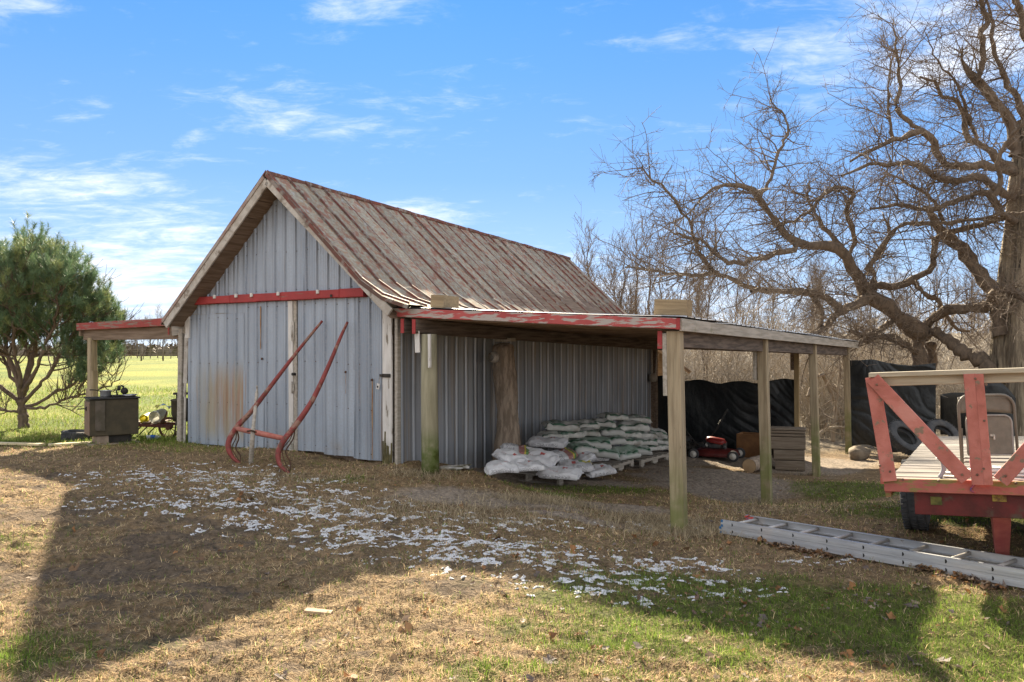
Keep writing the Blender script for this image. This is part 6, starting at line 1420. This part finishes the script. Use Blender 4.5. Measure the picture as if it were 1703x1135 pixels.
# ------------------------------------------------------------------ ground cover
m_grass = M('grass_blade', (.8, .8, .8), (1.15, 1.15, 1.15), s=30, attr='tint', rough=.8, bump=0, spec=.12, trans=.38)
def sample(n, y0, y1, pw, xl, xr):
    u = rng.random(n); k = 1 - pw; Y = (y0 ** k + u * (y1 ** k - y0 ** k)) ** (1 / k); X = rng.uniform(0, 1, n) * ((xr + .3 / Y) - (xl - .3 / Y)) * Y + (xl - .3 / Y) * Y
    return X, Y
def blades(X, Y, ln, lie, wid, tint, clump=None):
    n = len(X); Z = zground(X, Y) - .004; az = rng.uniform(0, 2 * np.pi, n); ca, sa = np.cos(az), np.sin(az)
    h = ln * np.sin(lie); d = ln * np.cos(lie); pa_ = np.stack([-sa, ca, np.zeros(n)], 1) * (wid / 2)[:, None]
    b = np.stack([X, Y, Z], 1); mid = b + np.stack([ca * d * .45, sa * d * .45, h * .62], 1); tip = b + np.stack([ca * d * (1.0), sa * d * (1.0), h * (.75 + .25 * rng.random(n))], 1)
    V = np.stack([b - pa_, b + pa_, mid + pa_ * .8, mid - pa_ * .8, tip], 1).reshape(-1, 3); i = np.arange(n)[:, None] * 5
    F = np.concatenate([i + np.array([0, 1, 2]), i + np.array([0, 2, 3]), i + np.array([3, 2, 4])]).reshape(-1, 3)
    return V, F, np.repeat(tint, 5, 0)
def under_bldg(X, Y):
    lx = (X - CX) * AV.x + (Y - CY) * AV.y; ly = (X - CX) * BV.x + (Y - CY) * BV.y
    return (lx > -4.1) & (lx < .02) & (ly > -.0)
def cover(n, y0, y1, pw, xl, xr, lscale=1):
    X, Y = sample(n, y0, y1, pw, xl, xr); k = ~under_bldg(X, Y); X, Y = X[k], Y[k]
    n1, n2, field, gr, di, so_, back = masks(X, Y)
    dens = np.clip(1 - .93 * di * (1 - gr * .9) - .9 * so_ - .5 * back - np.clip((.45 - n2) * 5, 0, .85) * (1 - gr), .03, 1)
    k = rng.random(len(X)) < dens; X, Y, n1, n2, field, gr = X[k], Y[k], n1[k], n2[k], field[k], gr[k]; n_ = len(X)
    isg = rng.random(n_) < np.clip(gr * .72 + field * .62 + .10, 0, .9)
    cl_ = fbm(X * 7, Y * 9, 51, 3, .6); ln = np.where(isg, rng.uniform(.025, .06, n_), rng.uniform(.02, .075, n_)) * (1 + .6 * field) * (.55 + 1.0 * cl_) * lscale; lie = np.where(isg, rng.uniform(.5, 1.35, n_), rng.uniform(.04, .5, n_) + .6 * (rng.random(n_) < .07))
    wid = np.maximum(.0028, Y * .00050) * rng.uniform(.7, 1.4, n_) * np.where(isg, 1, 1.15)
    cg = np.array([.14, .20, .035]) * (.55 + .9 * rng.random((n_, 1))); fld = field[:, None]; cg = cg * (1 - fld) + np.array([.18, .235, .045]) * (.7 + .6 * rng.random((n_, 1))) * fld
    cdd = np.array([.60, .45, .25]) * (.30 + 1.15 * rng.random((n_, 1)) ** 1.2); br = rng.random((n_, 1)) < .3; cdd = np.where(br, cdd * np.array([.62, .52, .5]), cdd)
    cdd = cdd * (1 - fld * .5) + np.array([.34, .30, .11]) * fld * .5
    c = np.where(isg[:, None], cg, cdd) * (.7 + .6 * n1[:, None]) * (.45 + 1.1 * cl_[:, None])
    return blades(X, Y, ln, lie, wid, c)
parts = [cover(345000, 3.3, 13, 1.75, -.70, .70), cover(46000, 11, 34, 1.5, -.72, -.12, 1.5), cover(14000, 8, 18, 1.2, .05, .7)]
# taller dry tufts at the edge of the dirt and round the post
for (px, py, rx, ry, n_) in ((880, 835, .35, .12, 900), (925, 835, .3, .1, 700), (1120, 885, .3, .2, 1600), (1060, 868, .4, .15, 1200), (740, 850, .5, .15, 900), (1180, 890, .5, .2, 900), (830, 870, .5, .15, 900), (480, 800, .9, .2, 900), (590, 850, .7, .2, 700), (700, 795, .25, .1, 500), (1280, 850, .5, .25, 500), (1264, 836, .16, .1, 260), (1350, 790, .2, .12, 220), (1406, 755, .25, .15, 200), (712, 793, .16, .08, 300), (1120, 886, .12, .08, 500)):
    g = G(px, py); X = g.x + rng.normal(size=n_) * rx; Y = g.y + rng.normal(size=n_) * ry
    parts.append(blades(X, Y, rng.uniform(.07, .17, n_), rng.uniform(.15, .95, n_), rng.uniform(.003, .005, n_), np.array([.46, .38, .25]) * (.5 + .8 * rng.random((n_, 1)))))
Vs, Fs, Ts, o_ = [], [], [], 0
for V, F, t_ in parts: Vs.append(V); Fs.append(F + o_); Ts.append(t_); o_ += len(V)
NG = sum(len(f) for f in Fs)
tag(link('grass', npmesh('grass', np.concatenate(Vs), np.concatenate(Fs), m_grass, np.concatenate(Ts))), 'short matted winter grass, green in patches and straw brown elsewhere', 'grass', kind='stuff')
# thin remains of snow caught between the blades
m_snow = M('old_snow', (.66, .66, .67), (.50, .50, .50), s=40, rough=.6, bump=.3, bs=80, spec=.3)
n = 1150000; X, Y = sample(n, 4.6, 12.2, 1.5, -.62, .45); n1 = fbm(X * 4, Y * 5.5, 71, 3, .6); n2 = fbm(X * 11, Y * 17, 81, 4, .72); wS = wsum(SNOWS, X, Y)
k = (wS > .12) & (wS * .5 + (n1 - .5) * 1.2 + (n2 - .5) * 3.6 > .80) & ~under_bldg(X, Y - .03); X, Y = X[k], Y[k]; n = len(X)
m_ = 6; a_ = np.linspace(0, 2 * np.pi, m_, endpoint=False)[None] + rng.random((n, 1)) * 6; rr = (.003 + .0075 * rng.random((n, 1)) ** 2) * rng.uniform(.4, 1.5, (n, m_)); Z = zground(X, Y)
ring = np.stack([X[:, None] + np.cos(a_) * rr * 1.3, Y[:, None] + np.sin(a_) * rr, np.repeat((Z + .001)[:, None], m_, 1)], -1); top = np.stack([X, Y, Z + rng.uniform(.005, .012, n)], 1)[:, None]
V = np.concatenate([ring, top], 1).reshape(-1, 3); b_ = np.arange(n)[:, None, None] * (m_ + 1); q = np.arange(m_)[None]; q2 = (q + 1) % m_
F = (b_ + np.stack([q, q2, np.full_like(q, m_)], -1)).reshape(-1, 3)
NS = len(F); tag(link('snow_remains', npmesh('snow_remains', V, F, m_snow, smooth=True)), 'thin broken crust of old snow scattered over the shaded grass', 'snow', kind='stuff')
# leaf litter
m_leaf = M('dead_leaf', (.85, .85, .85), (1.1, 1.1, 1.1), s=30, attr='tint', rough=.7, bump=0, spec=.25, trans=.25)
def leafset(X, Y, sz, tint):
    n = len(X); az = rng.random(n) * 6.28; out = np.array([(-.5, 0, 0), (-.28, .30, .10), (.02, .24, .04), (.2, .42, .16), (.5, .04, .10), (.22, -.38, .18), (.0, -.22, .03), (-.28, -.32, .12)])
    ca, sa = np.cos(az)[:, None], np.sin(az)[:, None]; j = rng.normal(size=(n, 8, 3)) * .07; o = out[None] + j; o[..., 2] *= rng.uniform(.3, 2.4, (n, 1)); tl = rng.normal(size=(n, 2)) * .28
    x = (o[..., 0] * ca - o[..., 1] * sa) * sz[:, None]; y = (o[..., 0] * sa + o[..., 1] * ca) * sz[:, None]; z = o[..., 2] * sz[:, None] + x * tl[:, :1] + y * tl[:, 1:]
    Zg = zground(X, Y) + .012 + sz * .10
    V = np.stack([x + X[:, None], y + Y[:, None], z + Zg[:, None]], -1); c = np.concatenate([V, V.mean(1, keepdims=True) - np.array([0, 0, 1]) * (sz * .06)[:, None, None]], 1).reshape(-1, 3)
    i = np.arange(n)[:, None, None] * 9; q = np.arange(8)[None]; F = (i + np.stack([q, (q + 1) % 8, np.full_like(q, 8)], -1)).reshape(-1, 3); return c, F, np.repeat(tint, 9, 0)
def leafcol(n):
    pal = np.array([(.21, .125, .065), (.28, .19, .11), (.13, .085, .06), (.34, .26, .18), (.24, .12, .05), (.18, .14, .12)]); return pal[rng.integers(0, 6, n)] * (.7 + .6 * rng.random((n, 1)))
n = 6500; X, Y = sample(n, 3.4, 13, 1.5, -.68, .68); k = (rng.random(n) < np.clip(.25 + .75 * (X - .0 * Y + 1) / 2.5, .12, 1)) & ~under_bldg(X, Y) & (rng.random(n) < .25 + .75 * (fbm(X * 1.6, Y * 2, 91, 3) > .48)); X, Y = X[k], Y[k]
pl_ = []
sets = [leafset(X, Y, rng.uniform(.012, .045, len(X)), leafcol(len(X)))]
# drift of leaves caught along the ladder
n = 520; tt_ = rng.uniform(.12, 1.0, n) ** .8; bs_ = np.array(A0)[None, :2] + np.array(d)[None, :2] * (tt_ * 2.6)[:, None] - np.array(nrm)[None, :2] * (np.abs(rng.normal(size=n)) * .05)[:, None]
kk = fbm(tt_ * 14, tt_ * 0, 5, 3) > .42; sets.append(leafset(bs_[kk, 0], bs_[kk, 1], rng.uniform(.03, .065, kk.sum()), leafcol(kk.sum())))
Vs, Fs, Ts, o_ = [], [], [], 0
for V, F, t_ in sets: Vs.append(V); Fs.append(F + o_); Ts.append(t_); o_ += len(V)
tag(link('leaf_litter', npmesh('leaf_litter', np.concatenate(Vs), np.concatenate(Fs), m_leaf, np.concatenate(Ts))), 'small dry brown leaf litter strewn through the grass', 'leaf litter', kind='stuff')
# the larger leaves, one by one
lm = []
for s in range(8):
    V, F, t_ = leafset(np.zeros(1), np.zeros(1), np.array([.095]), leafcol(1)); V = V - V.mean(0); V[:, 2] *= 1.0; lm.append(npmesh('leaf', V, F, m_leaf, t_))
for k in range(230):
    X, Y = sample(1, 3.5, 8.5, 1.3, -.6, .66); x, y = float(X[0]), float(Y[0])
    if x < -.2 and rng.random() < .6: continue
    o = link('leaf', lm[k % 8], None, ground, (x, y, zg(x, y) + .02), (rng.normal() * .25, rng.normal() * .25, rng.random() * 6)); s = rng.uniform(.45, 1.0); o.scale = (s, s, s)
tot = sum(len(m.loop_triangles) or sum(len(p.vertices) - 2 for p in m.polygons) if len(m.polygons) < 2000 else len(m.polygons) * (len(m.polygons[0].vertices) - 2) for m in bpy.data.meshes)
print('TOTAL', tot, 'FACES apple', NT, 'old', NT2, 'brush', NB, 'needles', NP2, 'grass', NG, 'snow', NS)
